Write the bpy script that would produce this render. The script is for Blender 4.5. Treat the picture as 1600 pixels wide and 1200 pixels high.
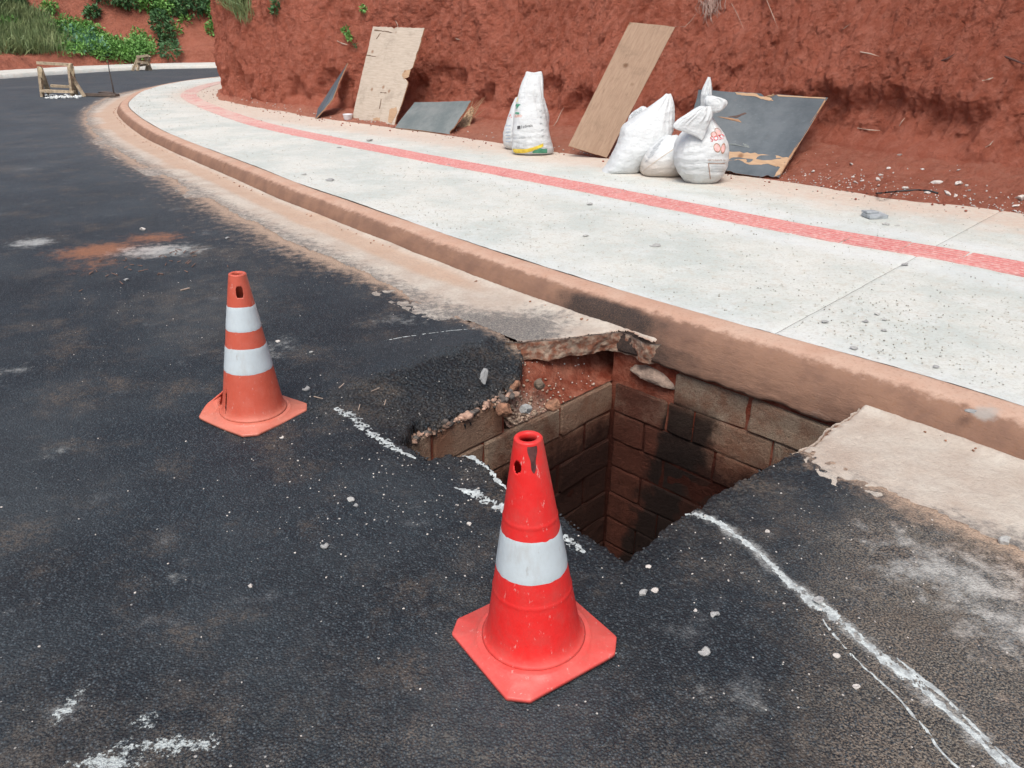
import bpy, bmesh, math, random
import numpy as np
from mathutils import Vector, Matrix
from mathutils.bvhtree import BVHTree

S = bpy.context.scene
for o in list(bpy.data.objects):
    bpy.data.objects.remove(o)
COL = S.collection
R = math.radians

# ------------------------------------------------------------------ camera
PITCH, CAMH, FPX = R(25), 1.65, 1200.0
cam = bpy.data.cameras.new('camera')
cam.sensor_width = 36.0
cam.lens = 27.0
cam.clip_start = 0.05
cam.clip_end = 500
camo = bpy.data.objects.new('camera', cam)
COL.objects.link(camo)
camo.location = (0, 0, CAMH)
camo.rotation_euler = (math.pi/2 - PITCH, 0, 0)
S.camera = camo

# ------------------------------------------------------------------ world, sun, exposure
SUN_EL, SUN_AZ = 60.0, -172.0        # azimuth measured from +Y towards +X
w = bpy.data.worlds.new('World')
S.world = w
w.use_nodes = True
nt = w.node_tree
nt.nodes.clear()
sky = nt.nodes.new('ShaderNodeTexSky')
sky.sky_type = 'NISHITA'
sky.sun_disc = False
sky.sun_elevation = R(SUN_EL)
sky.sun_rotation = R(SUN_AZ)
sky.air_density = 1.0
sky.dust_density = 4.0
hs = nt.nodes.new('ShaderNodeHueSaturation')
hs.inputs['Saturation'].default_value = 0.85
bg = nt.nodes.new('ShaderNodeBackground')
bg.inputs[1].default_value = 0.122
out = nt.nodes.new('ShaderNodeOutputWorld')
nt.links.new(sky.outputs[0], hs.inputs['Color'])
nt.links.new(hs.outputs[0], bg.inputs[0])
nt.links.new(bg.outputs[0], out.inputs[0])
sl = bpy.data.lights.new('sun', 'SUN')
sl.energy = 1.9
sl.angle = R(32)
sl.color = (1.0, 0.97, 0.92)
so = bpy.data.objects.new('sun', sl)
COL.objects.link(so)
sd = Vector((math.sin(R(SUN_AZ))*math.cos(R(SUN_EL)), math.cos(R(SUN_AZ))*math.cos(R(SUN_EL)), math.sin(R(SUN_EL))))
so.rotation_euler = sd.to_track_quat('Z', 'Y').to_euler()
so.location = sd*30
S.view_settings.view_transform = 'Standard'
S.view_settings.look = 'None'
S.view_settings.exposure = 0.42
S.view_settings.gamma = 1

# ------------------------------------------------------------------ numpy helpers
def _h(ix, iy, iz, seed):
    n = (ix.astype(np.int64)*374761393 + iy.astype(np.int64)*668265263 + iz.astype(np.int64)*2147483647 + seed*1274126177) & 0xffffffff
    n = ((n ^ (n >> 13))*1274126177) & 0xffffffff
    n = ((n ^ (n >> 16))*2246822519) & 0xffffffff
    return ((n ^ (n >> 15)) & 0xffff).astype(np.float64)/32767.5 - 1.0

def noise2(x, y, seed=0):
    x = np.asarray(x, float); y = np.asarray(y, float)
    x, y = np.broadcast_arrays(x, y)
    ix = np.floor(x); iy = np.floor(y)
    fx = x-ix; fy = y-iy
    fx = fx*fx*(3-2*fx); fy = fy*fy*(3-2*fy)
    z = np.zeros_like(ix)
    a = _h(ix, iy, z, seed); b = _h(ix+1, iy, z, seed)
    c = _h(ix, iy+1, z, seed); d = _h(ix+1, iy+1, z, seed)
    return (a*(1-fx)+b*fx)*(1-fy) + (c*(1-fx)+d*fx)*fy

def fbm(x, y, seed=0, oct=4, gain=.5, lac=2.07):
    t = 0; a = 1; n = 0
    for k in range(oct):
        t = t + a*noise2(x*lac**k+17.3*k, y*lac**k-9.1*k, seed+k)
        n += a; a *= gain
    return t/n*1.4

def sstep(a, b, x):
    t = np.clip((x-a)/(b-a), 0, 1)
    return t*t*(3-2*t)

def spline(pts, step=.05):
    P = [np.array(p, float) for p in pts]
    P = [2*P[0]-P[1]] + P + [2*P[-1]-P[-2]]
    o = []
    for i in range(1, len(P)-2):
        L = np.linalg.norm(P[i+1]-P[i]); n = max(2, int(L/step))
        for k in range(n):
            t = k/n
            o.append(.5*((2*P[i])+(-P[i-1]+P[i+1])*t+(2*P[i-1]-5*P[i]+4*P[i+1]-P[i+2])*t*t+(-P[i-1]+3*P[i]-3*P[i+1]+P[i+2])*t**3))
    o.append(P[-2])
    return np.array(o)

def arclen(c):
    return np.concatenate([[0], np.cumsum(np.linalg.norm(np.diff(c[:, :2], axis=0), axis=1))])

def resample(c, s):
    L = arclen(c)
    return np.stack([np.interp(s, L, c[:, i]) for i in range(c.shape[1])], -1)

def normals2(c):
    t = np.gradient(c[:, :2], axis=0)
    t /= np.linalg.norm(t, axis=1, keepdims=True)+1e-9
    return np.stack([t[:, 1], -t[:, 0]], -1)

def seg_dist(px, py, poly, closed=False):
    poly = np.asarray(poly)
    n = len(poly)
    d = np.full(px.shape, 1e9)
    for i in range(n if closed else n-1):
        a = poly[i]; b = poly[(i+1) % n]
        ab = b-a; L = ab@ab+1e-12
        t = np.clip(((px-a[0])*ab[0]+(py-a[1])*ab[1])/L, 0, 1)
        d = np.minimum(d, np.hypot(px-a[0]-t*ab[0], py-a[1]-t*ab[1]))
    return d

def inside(px, py, poly):
    r = np.zeros(px.shape, bool); n = len(poly)
    for i in range(n):
        x1, y1 = poly[i]; x2, y2 = poly[(i+1) % n]
        c = ((y1 > py) != (y2 > py)) & (px < (x2-x1)*(py-y1)/(y2-y1+1e-12)+x1)
        r ^= c
    return r

def G(x, y, z=0.0):
    """place on the level z seen at photo pixel x, y"""
    a = (x-800)/FPX; b = (600-y)/FPX
    dy = math.cos(PITCH)+b*math.sin(PITCH); dz = -math.sin(PITCH)+b*math.cos(PITCH)
    t = (z-CAMH)/dz
    return np.array([a*t, dy*t])

def PY(x, y, Y):
    """place at depth Y seen at photo pixel x, y"""
    a = (x-800)/FPX; b = (600-y)/FPX
    dy = math.cos(PITCH)+b*math.sin(PITCH); dz = -math.sin(PITCH)+b*math.cos(PITCH)
    t = Y/dy
    return Vector((a*t, Y, CAMH+dz*t))

# ------------------------------------------------------------------ object helpers
def props(o, label=None, cat=None, group=None, kind=None):
    if label: o['label'] = label
    if cat: o['category'] = cat
    if group: o['group'] = group
    if kind: o['kind'] = kind
    return o

def link(name, me, mat=None, parent=None, loc=None):
    o = bpy.data.objects.new(name, me)
    COL.objects.link(o)
    if mat and me is not None and len(me.materials) == 0: me.materials.append(mat)
    if parent:
        o.parent = parent
        if loc is None: o.location = -Vector(parent.location)
    if loc is not None: o.location = loc
    return o

def empty(name, loc, **k):
    o = bpy.data.objects.new(name, None)
    o.empty_display_size = .1
    COL.objects.link(o); o.location = loc
    return props(o, **k)

def pymesh(name, V, F, smooth=False):
    me = bpy.data.meshes.new(name)
    me.from_pydata([tuple(map(float, v)) for v in V], [], F)
    if smooth: me.shade_smooth()
    me.update()
    return me

def gridmesh(name, P, keep=None, attrs=None, smooth=True, wrap=False, flip=False):
    nu, nv = P.shape[:2]
    idx = np.arange(nu*nv).reshape(nu, nv)
    if wrap:
        ip = np.concatenate([idx, idx[:1]], 0)
    else:
        ip = idx
    q = np.stack([ip[:-1, :-1], ip[1:, :-1], ip[1:, 1:], ip[:-1, 1:]], -1).reshape(-1, 4)
    if flip: q = q[:, ::-1]
    if keep is not None: q = q[keep.reshape(-1)]
    co = P.reshape(-1, 3)
    used = np.zeros(len(co), bool); used[q.reshape(-1)] = True
    remap = np.cumsum(used)-1
    q = remap[q]; co = co[used]
    me = bpy.data.meshes.new(name)
    me.vertices.add(len(co)); me.vertices.foreach_set('co', co.astype(np.float32).ravel())
    me.loops.add(q.size); me.loops.foreach_set('vertex_index', q.astype(np.int32).ravel())
    me.polygons.add(len(q))
    me.polygons.foreach_set('loop_start', np.arange(0, q.size, 4, dtype=np.int32))
    me.polygons.foreach_set('loop_total', np.full(len(q), 4, dtype=np.int32))
    if smooth: me.polygons.foreach_set('use_smooth', np.ones(len(q), bool))
    me.update(calc_edges=True)
    for k, a in (attrs or {}).items():
        at = me.attributes.new(k, 'FLOAT', 'POINT')
        at.data.foreach_set('value', np.broadcast_to(a, (nu, nv)).reshape(-1)[used].astype(np.float32))
    me.validate()
    return me

def tube(pts, r, seg=8):
    """tube mesh data along points; r number or list"""
    V = []; F = []
    pts = [Vector(p) for p in pts]
    n = len(pts)
    rr = r if hasattr(r, '__len__') else [r]*n
    for i, p in enumerate(pts):
        t = (pts[min(i+1, n-1)]-pts[max(i-1, 0)]).normalized()
        u = t.orthogonal().normalized(); v = t.cross(u)
        for k in range(seg):
            a = 2*math.pi*k/seg
            V.append(p+(u*math.cos(a)+v*math.sin(a))*rr[i])
    for i in range(n-1):
        for k in range(seg):
            F.append((i*seg+k, i*seg+(k+1) % seg, (i+1)*seg+(k+1) % seg, (i+1)*seg+k))
    F.append(tuple(range(seg))[::-1]); F.append(tuple(range((n-1)*seg, n*seg)))
    return V, F

def join(parts):
    V = []; F = []
    for v, f in parts:
        b = len(V); V += list(v); F += [tuple(i+b for i in q) for q in f]
    return V, F

def bar(a, b, w, h, jit=0, rnd=random):
    """squared timber from a to b"""
    a = Vector(a); b = Vector(b)
    t = (b-a).normalized()
    s = t.cross(Vector((0, 0, 1)))
    if s.length < .1: s = t.cross(Vector((0, 1, 0)))
    s.normalize(); u = s.cross(t)
    V = []
    for p in (a, b):
        for i, j in ((-1, -1), (1, -1), (1, 1), (-1, 1)):
            V.append(p+s*(i*w/2+rnd.uniform(-jit, jit))+u*(j*h/2+rnd.uniform(-jit, jit)))
    return V, [(3, 2, 1, 0), (4, 5, 6, 7), (0, 1, 5, 4), (1, 2, 6, 5), (2, 3, 7, 6), (3, 0, 4, 7)]

# ------------------------------------------------------------------ material helpers
class M:
    def __init__(s, name, rough=.85, spec=.5):
        s.m = bpy.data.materials.new(name); s.m.use_nodes = True
        s.t = s.m.node_tree; s.b = s.t.nodes['Principled BSDF']
        s.b.inputs['Roughness'].default_value = rough
        s.b.inputs['Specular IOR Level'].default_value = spec
        s.pos = s.n('ShaderNodeNewGeometry').outputs['Position']
        s.oc = s.n('ShaderNodeTexCoord').outputs['Object']
    def n(s, t, **k):
        x = s.t.nodes.new(t)
        for a, v in k.items(): setattr(x, a, v)
        return x
    def set(s, sock, v):
        if isinstance(v, bpy.types.NodeSocket): s.t.links.new(v, sock)
        elif isinstance(v, (tuple, list)) and len(v) == 3 and sock.type == 'RGBA': sock.default_value = (*v, 1)
        else: sock.default_value = v
    def noise(s, scale, detail=4, rough=.55, vec=None, dist=0, w=None):
        x = s.n('ShaderNodeTexNoise'); x.inputs['Scale'].default_value = scale
        x.inputs['Detail'].default_value = detail; x.inputs['Roughness'].default_value = rough
        x.inputs['Distortion'].default_value = dist
        s.t.links.new(vec or s.pos, x.inputs['Vector'])
        return x.outputs['Fac']
    def vor(s, scale, out='Distance', vec=None, feature='F1', rnd=1):
        x = s.n('ShaderNodeTexVoronoi', feature=feature); x.inputs['Scale'].default_value = scale
        x.inputs['Randomness'].default_value = rnd
        s.t.links.new(vec or s.pos, x.inputs['Vector'])
        return x.outputs[out]
    def map(s, vec, scale=(1, 1, 1), rot=(0, 0, 0), loc=(0, 0, 0)):
        x = s.n('ShaderNodeMapping'); s.t.links.new(vec, x.inputs[0])
        x.inputs['Scale'].default_value = scale; x.inputs['Rotation'].default_value = rot; x.inputs['Location'].default_value = loc
        return x.outputs[0]
    def math(s, op, a, b=0.0, c=None, clamp=False):
        x = s.n('ShaderNodeMath', operation=op, use_clamp=clamp)
        s.set(x.inputs[0], a); s.set(x.inputs[1], b)
        if c is not None: s.set(x.inputs[2], c)
        return x.outputs[0]
    def ramp(s, f, a, b, va=0.0, vb=1.0):
        x = s.n('ShaderNodeMapRange', interpolation_type='SMOOTHSTEP')
        s.set(x.inputs['Value'], f)
        if a > b: a, b, va, vb = b, a, vb, va
        for i, v in zip(('From Min', 'From Max', 'To Min', 'To Max'), (a, b, va, vb)): x.inputs[i].default_value = v
        return x.outputs[0]
    def mix(s, f, a, b, mode='MIX'):
        x = s.n('ShaderNodeMix', data_type='RGBA', blend_type=mode)
        s.set(x.inputs[0], f); s.set(x.inputs[6], a); s.set(x.inputs[7], b)
        return x.outputs[2]
    def attr(s, name):
        return s.n('ShaderNodeAttribute', attribute_name=name).outputs['Fac']
    def sep(s, v):
        x = s.n('ShaderNodeSeparateXYZ'); s.t.links.new(v, x.inputs[0]); return x.outputs
    def rand(s):
        return s.n('ShaderNodeObjectInfo').outputs['Random']
    def color(s, c): s.set(s.b.inputs['Base Color'], c); return s
    def roughness(s, c): s.set(s.b.inputs['Roughness'], c); return s
    def bump(s, h, dist=.01, strength=1.0, prev=None):
        x = s.n('ShaderNodeBump'); x.inputs['Distance'].default_value = dist; x.inputs['Strength'].default_value = strength
        s.t.links.new(h, x.inputs['Height'])
        if prev: s.t.links.new(prev, x.inputs['Normal'])
        s.t.links.new(x.outputs[0], s.b.inputs['Normal'])
        return x.outputs[0]

def simple(name, c, rough=.8, var=.25, scale=8, bump=.0, bscale=60, spec=.5):
    m = M(name, rough, spec)
    f = m.noise(scale, 5)
    c2 = tuple(max(0, x*(1-var)) for x in c); c3 = tuple(x*(1+var) for x in c)
    m.color(m.mix(m.ramp(f, .3, .7), c2, c3))
    if bump: m.bump(m.noise(bscale, 5), bump)
    return m.m

# --- asphalt
def mk_asphalt():
    m = M('asphalt', .64, .42)
    base = m.mix(m.ramp(m.noise(1.1, 6, .6), .35, .68), (.007, .015, .021), (.021, .037, .049))
    ag = m.n('ShaderNodeTexVoronoi'); ag.inputs['Scale'].default_value = 135; m.t.links.new(m.pos, ag.inputs['Vector'])
    rnd = m.sep(ag.outputs['Color'])[0]
    base = m.mix(m.ramp(rnd, .5, 1.0, 0, .85), base, (.080, .102, .118))
    base = m.mix(m.ramp(ag.outputs['Distance'], .25, .6, 0, .8), base, (.007, .008, .011))
    co = m.attr('coarse')
    cv = m.n('ShaderNodeTexVoronoi'); cv.inputs['Scale'].default_value = 52; m.t.links.new(m.pos, cv.inputs['Vector'])
    base = m.mix(m.math('MULTIPLY', co, m.ramp(cv.outputs['Distance'], .3, .6, 0, .9)), base, (.006, .007, .009))
    base = m.mix(m.math('MULTIPLY', m.ramp(m.noise(.8, 6, .65, m.map(m.pos, loc=(9, 4, 0))), .42, .70, 0, .35), m.math('SUBTRACT', 1.0, co)), base, (.066, .080, .088))
    base = m.mix(m.math('MULTIPLY', m.attr('film'), m.ramp(m.noise(1.6, 6, .7, m.map(m.pos, scale=(1, .6, 1))), .2, .8, .5, 1)), base, (.105, .122, .135))  # greyer with distance: thin dust plus grazing sheen painted into the colour
    # worn, sandy patches that expose light aggregate
    worn = m.attr('worn')
    wn = m.math('ADD', worn, m.math('MULTIPLY', m.math('SUBTRACT', m.noise(7, 6, .7), .5), 1.3))
    wm = m.ramp(wn, .15, 1.15, 0, .85)
    fine = m.ramp(m.noise(170, 3, .7), .42, .6)
    base = m.mix(m.math('MULTIPLY', wm, fine), base, m.mix(m.noise(5, 3), (.24, .17, .125), (.25, .235, .19)))
    # pale scattered chips
    sp = m.n('ShaderNodeTexVoronoi'); sp.inputs['Scale'].default_value = 75; m.t.links.new(m.pos, sp.inputs['Vector'])
    srnd = m.sep(sp.outputs['Color'])
    chip = m.math('MULTIPLY', m.math('LESS_THAN', sp.outputs['Distance'], m.math('MULTIPLY', srnd[2], .34)), m.math('GREATER_THAN', m.math('ADD', srnd[1], m.math('MULTIPLY', m.math('SUBTRACT', m.noise(1.7, 4, .6), .5), .25)), .978))
    base = m.mix(m.math('MULTIPLY', chip, .9), base, (.42, .41, .38))
    # brown and grey smudges
    sm = m.math('MULTIPLY', m.ramp(m.noise(2.3, 6, .7, m.map(m.pos, loc=(5, 2, 0))), .50, .70), m.ramp(m.noise(60, 4, .7), .35, .65))
    base = m.mix(m.math('MULTIPLY', sm, .6), base, (.15, .115, .085))
    sm2 = m.math('MULTIPLY', m.ramp(m.noise(3.1, 5, .65, m.map(m.pos, loc=(-3, 7, 0))), .6, .74), m.ramp(m.noise(80, 4, .7), .3, .65))
    base = m.mix(m.math('MULTIPLY', sm2, .5), base, (.20, .21, .215))
    for at, col, k in (('dust', (.50, .36, .26), .9), ('orange', (.36, .15, .07), .8), ('white', (.50, .51, .49), .85)):
        a = m.attr(at)
        v = m.math('ADD', a, m.math('MULTIPLY', m.math('SUBTRACT', m.noise(11, 8, .78), .5), 1.9))
        f = m.math('MULTIPLY', m.ramp(v, .25, .95, 0, k), m.ramp(m.noise(130, 3, .7), .25, .6, .45, 1))
        base = m.mix(f, base, col)
    # splashed road paint
    a = m.attr('splash')
    v = m.math('ADD', a, m.math('MULTIPLY', m.math('SUBTRACT', m.noise(46, 7, .8), .5), 3.4))
    base = m.mix(m.ramp(v, .86, 1.05, 0, .85), base, (.50, .55, .54))
    m.color(base)
    h = m.math('ADD', m.math('MULTIPLY', ag.outputs['Distance'], -.8), m.math('MULTIPLY', m.noise(230, 3), .5))
    h = m.math('ADD', h, m.math('MULTIPLY', m.noise(38, 4), .45))
    h = m.math('ADD', h, m.math('MULTIPLY', m.math('MULTIPLY', co, cv.outputs['Distance']), -2.6))
    m.bump(h, .0058, 1.0)
    return m.m

def mk_gutter():
    m = M('gutter_concrete', .9, .3)
    n = m.noise(3.0, 6, .6)
    sx = m.attr('along')
    col = m.mix(m.ramp(n, .3, .7), (.45, .37, .305), (.56, .51, .44))
    col = m.mix(m.ramp(m.attr('orange'), .2, .9, 0, .7), col, (.50, .33, .23))
    col = m.mix(m.ramp(m.noise(40, 5, .7), .42, .68, 0, .35), col, (.34, .27, .22))
    g = m.math('ADD', m.attr('grey'), m.math('MULTIPLY', m.math('SUBTRACT', m.noise(16, 7, .75), .5), 1.6))
    col = m.mix(m.math('MULTIPLY', m.ramp(g, .35, .9), m.ramp(m.noise(120, 3, .7), .2, .62, .25, 1)), col, (.13, .125, .12))
    cr = m.vor(2.6, 'Distance', m.map(m.pos, scale=(1, 1.6, 1), rot=(0, 0, .75)), 'DISTANCE_TO_EDGE')
    ck = m.math('MULTIPLY', m.ramp(cr, .012, .004), m.ramp(m.noise(2.2, 3), .63, .68))
    col = m.mix(m.math('MULTIPLY', ck, .7), col, (.10, .085, .075))
    side = m.math('MULTIPLY', m.attr('side'), 1.0)
    col = m.mix(side, col, m.mix(m.ramp(m.noise(22, 5, .7), .35, .65), (.27, .11, .065), (.38, .29, .22)))
    m.color(col)
    m.bump(m.math('SUBTRACT', m.math('ADD', m.noise(90, 5, .7), m.math('MULTIPLY', m.noise(9, 4), 1.5)), m.math('MULTIPLY', ck, 1.2)), .008, .8)
    return m.m

def mk_kerb():
    m = M('kerb_concrete', .9, .3)
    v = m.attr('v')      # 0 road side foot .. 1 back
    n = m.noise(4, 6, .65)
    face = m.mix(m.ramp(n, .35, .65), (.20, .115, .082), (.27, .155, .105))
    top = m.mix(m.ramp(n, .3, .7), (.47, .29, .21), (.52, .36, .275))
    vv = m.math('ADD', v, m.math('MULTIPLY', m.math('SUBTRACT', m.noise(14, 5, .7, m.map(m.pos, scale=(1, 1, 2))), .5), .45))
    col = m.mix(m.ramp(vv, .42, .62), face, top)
    col = m.mix(m.ramp(m.noise(46, 5, .75), .5, .72, 0, .45), col, (.26, .13, .075))
    g = m.math('ADD', m.attr('burn'), m.math('MULTIPLY', m.math('SUBTRACT', m.noise(11, 6, .7), .5), .9))
    col = m.mix(m.math('MULTIPLY', m.ramp(g, .1, 1.05), m.ramp(m.noise(130, 3, .7), .2, .65, .55, 1)), col, (.035, .029, .027))
    g2 = m.math('ADD', m.attr('cement'), m.math('MULTIPLY', m.math('SUBTRACT', m.noise(12, 6, .7), .5), .9))
    col = m.mix(m.ramp(g2, .4, .8, 0, .8), col, (.36, .34, .31))
    m.color(col)
    st = m.noise(26, 5, .7, m.map(m.pos, scale=(.35, .35, 1.6), rot=(0, 0, 0)))
    m.bump(m.math('ADD', m.math('MULTIPLY', m.noise(120, 4, .7), .5), st), .008, .8)
    return m.m

def mk_sidewalk():
    m = M('sidewalk_concrete', .88, .3)
    n = m.noise(1.4, 7, .62)
    col = m.mix(m.ramp(n, .35, .65), (.50, .545, .515), (.63, .64, .595))
    col = m.mix(m.ramp(m.noise(4, 7, .72), .46, .66, 0, .6), col, (.64, .665, .64))
    col = m.mix(m.ramp(m.noise(52, 7, .8), .46, .70, 0, .6), col, (.36, .34, .29))
    col = m.mix(m.ramp(m.noise(13, 7, .75, m.map(m.pos, loc=(3, 1, 0))), .50, .68, 0, .5), col, (.47, .41, .33))
    a = m.math('ADD', m.attr('soil'), m.math('MULTIPLY', m.math('SUBTRACT', m.noise(5, 7, .72), .5), 1.1))
    col = m.mix(m.ramp(a, .3, 1.1, 0, .8), col, m.mix(m.ramp(m.noise(20, 5), .35, .65), (.57, .42, .33), (.58, .50, .42)))
    b = m.math('ADD', m.attr('fresh'), m.math('MULTIPLY', m.math('SUBTRACT', m.noise(9, 6, .7), .5), .7))
    col = m.mix(m.ramp(b, .35, .95, 0, .45), col, (.68, .72, .73))
    pit = m.n('ShaderNodeTexVoronoi'); pit.inputs['Scale'].default_value = 34; m.t.links.new(m.pos, pit.inputs['Vector'])
    rr = m.sep(pit.outputs['Color'])[0]
    pm = m.math('MULTIPLY', m.ramp(pit.outputs['Distance'], .22, .12), m.ramp(rr, .82, .83))
    col = m.mix(m.math('MULTIPLY', pm, .8), col, (.26, .235, .19))
    m.color(col)
    h = m.math('ADD', m.math('MULTIPLY', m.noise(100, 5, .75), .8), m.math('MULTIPLY', m.noise(17, 5, .7), 1.2))
    m.bump(m.math('SUBTRACT', h, pm), .007, .8)
    return m.m

def mk_tile():
    m = M('tactile_paving_red', .85, .3)
    n = m.noise(5, 6, .65)
    col = m.mix(m.ramp(n, .3, .7), (.50, .12, .12), (.57, .175, .165))
    col = m.mix(m.math('MULTIPLY', m.ramp(m.sep(m.oc)[2], .0062, .0046, 0, .5), m.ramp(m.noise(9, 5, .7), .3, .6, .35, 1)), col, (.60, .40, .36))
    col = m.mix(m.ramp(m.rand(), 0, 1, 0, .35), col, (.62, .24, .22))
    col = m.mix(m.ramp(m.noise(30, 6, .75), .42, .66, 0, .7), col, (.66, .46, .42))
    y = m.sep(m.pos)[1]
    col = m.mix(m.math('MULTIPLY', m.ramp(y, 9.5, 17, 0, 1), m.ramp(m.noise(3, 6, .7), .35, .6, .25, .85)), col, (.60, .50, .44))
    m.color(col)
    m.bump(m.noise(90, 5, .7), .006, .7)
    return m.m

def mk_earth(name, far=False):
    m = M(name, 1.0, .1)
    n = m.noise(1.3, 7, .65)
    col = m.mix(m.ramp(n, .3, .7), (.37, .105, .064), (.51, .165, .106))
    col = m.mix(m.ramp(m.noise(9, 6, .7), .38, .68, 0, .7), col, (.56, .215, .15))
    col = m.mix(m.ramp(m.noise(34, 5, .75), .55, .75, 0, .5), col, (.19, .060, .044))
    if far: col = m.mix(.45, col, (.16, .075, .05))
    if not far:
        a = m.math('ADD', m.attr('pale'), m.math('MULTIPLY', m.math('SUBTRACT', m.noise(12, 6, .7), .5), 1.0))
        col = m.mix(m.ramp(a, .3, 1.0, 0, .65), col, (.56, .28, .20))
    m.color(col)
    if far:
        m.bump(m.noise(4, 7, .7), .25, .8)
    else:
        st = m.noise(15, 6, .75, m.map(m.pos, scale=(1, 1, .55), rot=(0, R(-28), R(-42))))
        h = m.math('ADD', m.math('MULTIPLY', st, .9), m.math('MULTIPLY', m.noise(38, 7, .8), 1.1))
        m.bump(h, .06, 1.0)
    return m.m

def mk_soil():
    m = M('red_soil', 1, .1)
    n = m.noise(8, 7, .7)
    col = m.mix(m.ramp(n, .35, .65), (.20, .045, .025), (.34, .13, .085))
    col = m.mix(m.ramp(m.sep(m.pos)[2], -.35, -.7, 0, .95), col, (.035, .011, .008))  # shade of the deep pit painted into the soil colour
    col = m.mix(m.ramp(m.attr('rub'), .2, .9, 0, .9), col, m.mix(m.ramp(m.noise(45, 5, .7), .35, .65), (.46, .33, .26), (.20, .12, .09)))
    m.color(col)
    m.bump(m.math('ADD', m.noise(28, 6, .75), m.math('MULTIPLY', m.noise(110, 3), .4)), .03, .9)
    return m.m

def mk_block():
    m = M('concrete_block', .95, .2)
    r = m.rand()
    col = m.mix(m.ramp(r, 0, 1), (.38, .24, .165), (.45, .36, .27))
    col = m.mix(m.ramp(m.noise(5, 6, .7), .4, .65, 0, .7), col, (.30, .13, .075))
    grit = m.noise(160, 3, .7)
    col = m.mix(m.ramp(grit, .45, .66, 0, .55), col, (.15, .08, .055))
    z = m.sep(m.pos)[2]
    low = m.math('ADD', m.ramp(z, -.30, -.80, 0, 1.25), m.math('MULTIPLY', m.math('SUBTRACT', m.noise(4.5, 6, .75), .5), 1.7))  # red soil staining, with the pit's deep shade painted in by depth
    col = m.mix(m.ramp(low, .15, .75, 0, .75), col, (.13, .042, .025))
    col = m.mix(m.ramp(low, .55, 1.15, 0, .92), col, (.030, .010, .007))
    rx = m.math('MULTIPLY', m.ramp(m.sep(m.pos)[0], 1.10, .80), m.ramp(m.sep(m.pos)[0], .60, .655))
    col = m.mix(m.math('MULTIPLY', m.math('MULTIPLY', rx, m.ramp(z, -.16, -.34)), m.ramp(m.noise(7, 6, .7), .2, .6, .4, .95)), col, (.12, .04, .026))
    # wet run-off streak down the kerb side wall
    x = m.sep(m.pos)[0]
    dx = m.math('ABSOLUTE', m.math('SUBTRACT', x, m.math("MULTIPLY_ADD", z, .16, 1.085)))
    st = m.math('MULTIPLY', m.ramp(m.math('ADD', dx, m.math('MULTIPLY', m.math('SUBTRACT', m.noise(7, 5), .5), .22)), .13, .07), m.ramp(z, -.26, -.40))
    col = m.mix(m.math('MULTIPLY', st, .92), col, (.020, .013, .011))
    m.color(col)
    m.bump(m.math('ADD', grit, m.math('MULTIPLY', m.noise(30, 6, .75), 2.2)), .018, 1.0)
    return m.m

def mk_cone(name, c, dirt, faded):
    m = M(name, .45, .5)
    n = m.noise(14, 6, .7, m.oc)
    z = m.sep(m.oc)[2]
    col = m.mix(m.ramp(n, .4, .7, 0, .35), c, faded)
    d = m.math('ADD', m.ramp(z, .12, .0, 0, .62), m.math('MULTIPLY', m.math('SUBTRACT', m.noise(9, 6, .75, m.oc), .5), .7))
    col = m.mix(m.ramp(d, .15, .85, 0, .65), col, dirt)
    gm = m.noise(7, 7, .75, m.map(m.oc, scale=(1.6, 1.6, .5), loc=(2, 0, 0)))
    col = m.mix(m.ramp(gm, .50, .74, 0, .42), col, (.30, .10, .075))
    sc = m.noise(60, 4, .8, m.map(m.oc, scale=(1, 1, .3)))
    col = m.mix(m.ramp(sc, .61, .70, 0, .6), col, (.70, .42, .38))
    m.color(col)
    m.roughness(m.ramp(m.noise(20, 5, .7, m.oc), .3, .7, .38, .62))
    m.bump(m.noise(45, 4, .6, m.oc), .0025, .5)
    return m.m

def mk_band(name):
    m = M(name, .35, .5)
    n = m.noise(18, 5, .7, m.oc)
    col = m.mix(m.ramp(n, .4, .75, 0, .4), (.56, .63, .66), (.46, .50, .51))
    sc = m.noise(45, 5, .8, m.map(m.oc, scale=(1, 1, .25)))
    col = m.mix(m.ramp(sc, .60, .70, 0, .55), col, (.36, .35, .33))
    col = m.mix(m.ramp(m.noise(10, 6, .7, m.map(m.oc, scale=(1.5, 1.5, .5))), .5, .75, 0, .45), col, (.42, .40, .37))
    m.color(col)
    hx = m.vor(420, 'Distance', m.oc)
    m.bump(hx, .0006, .5)
    return m.m

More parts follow.
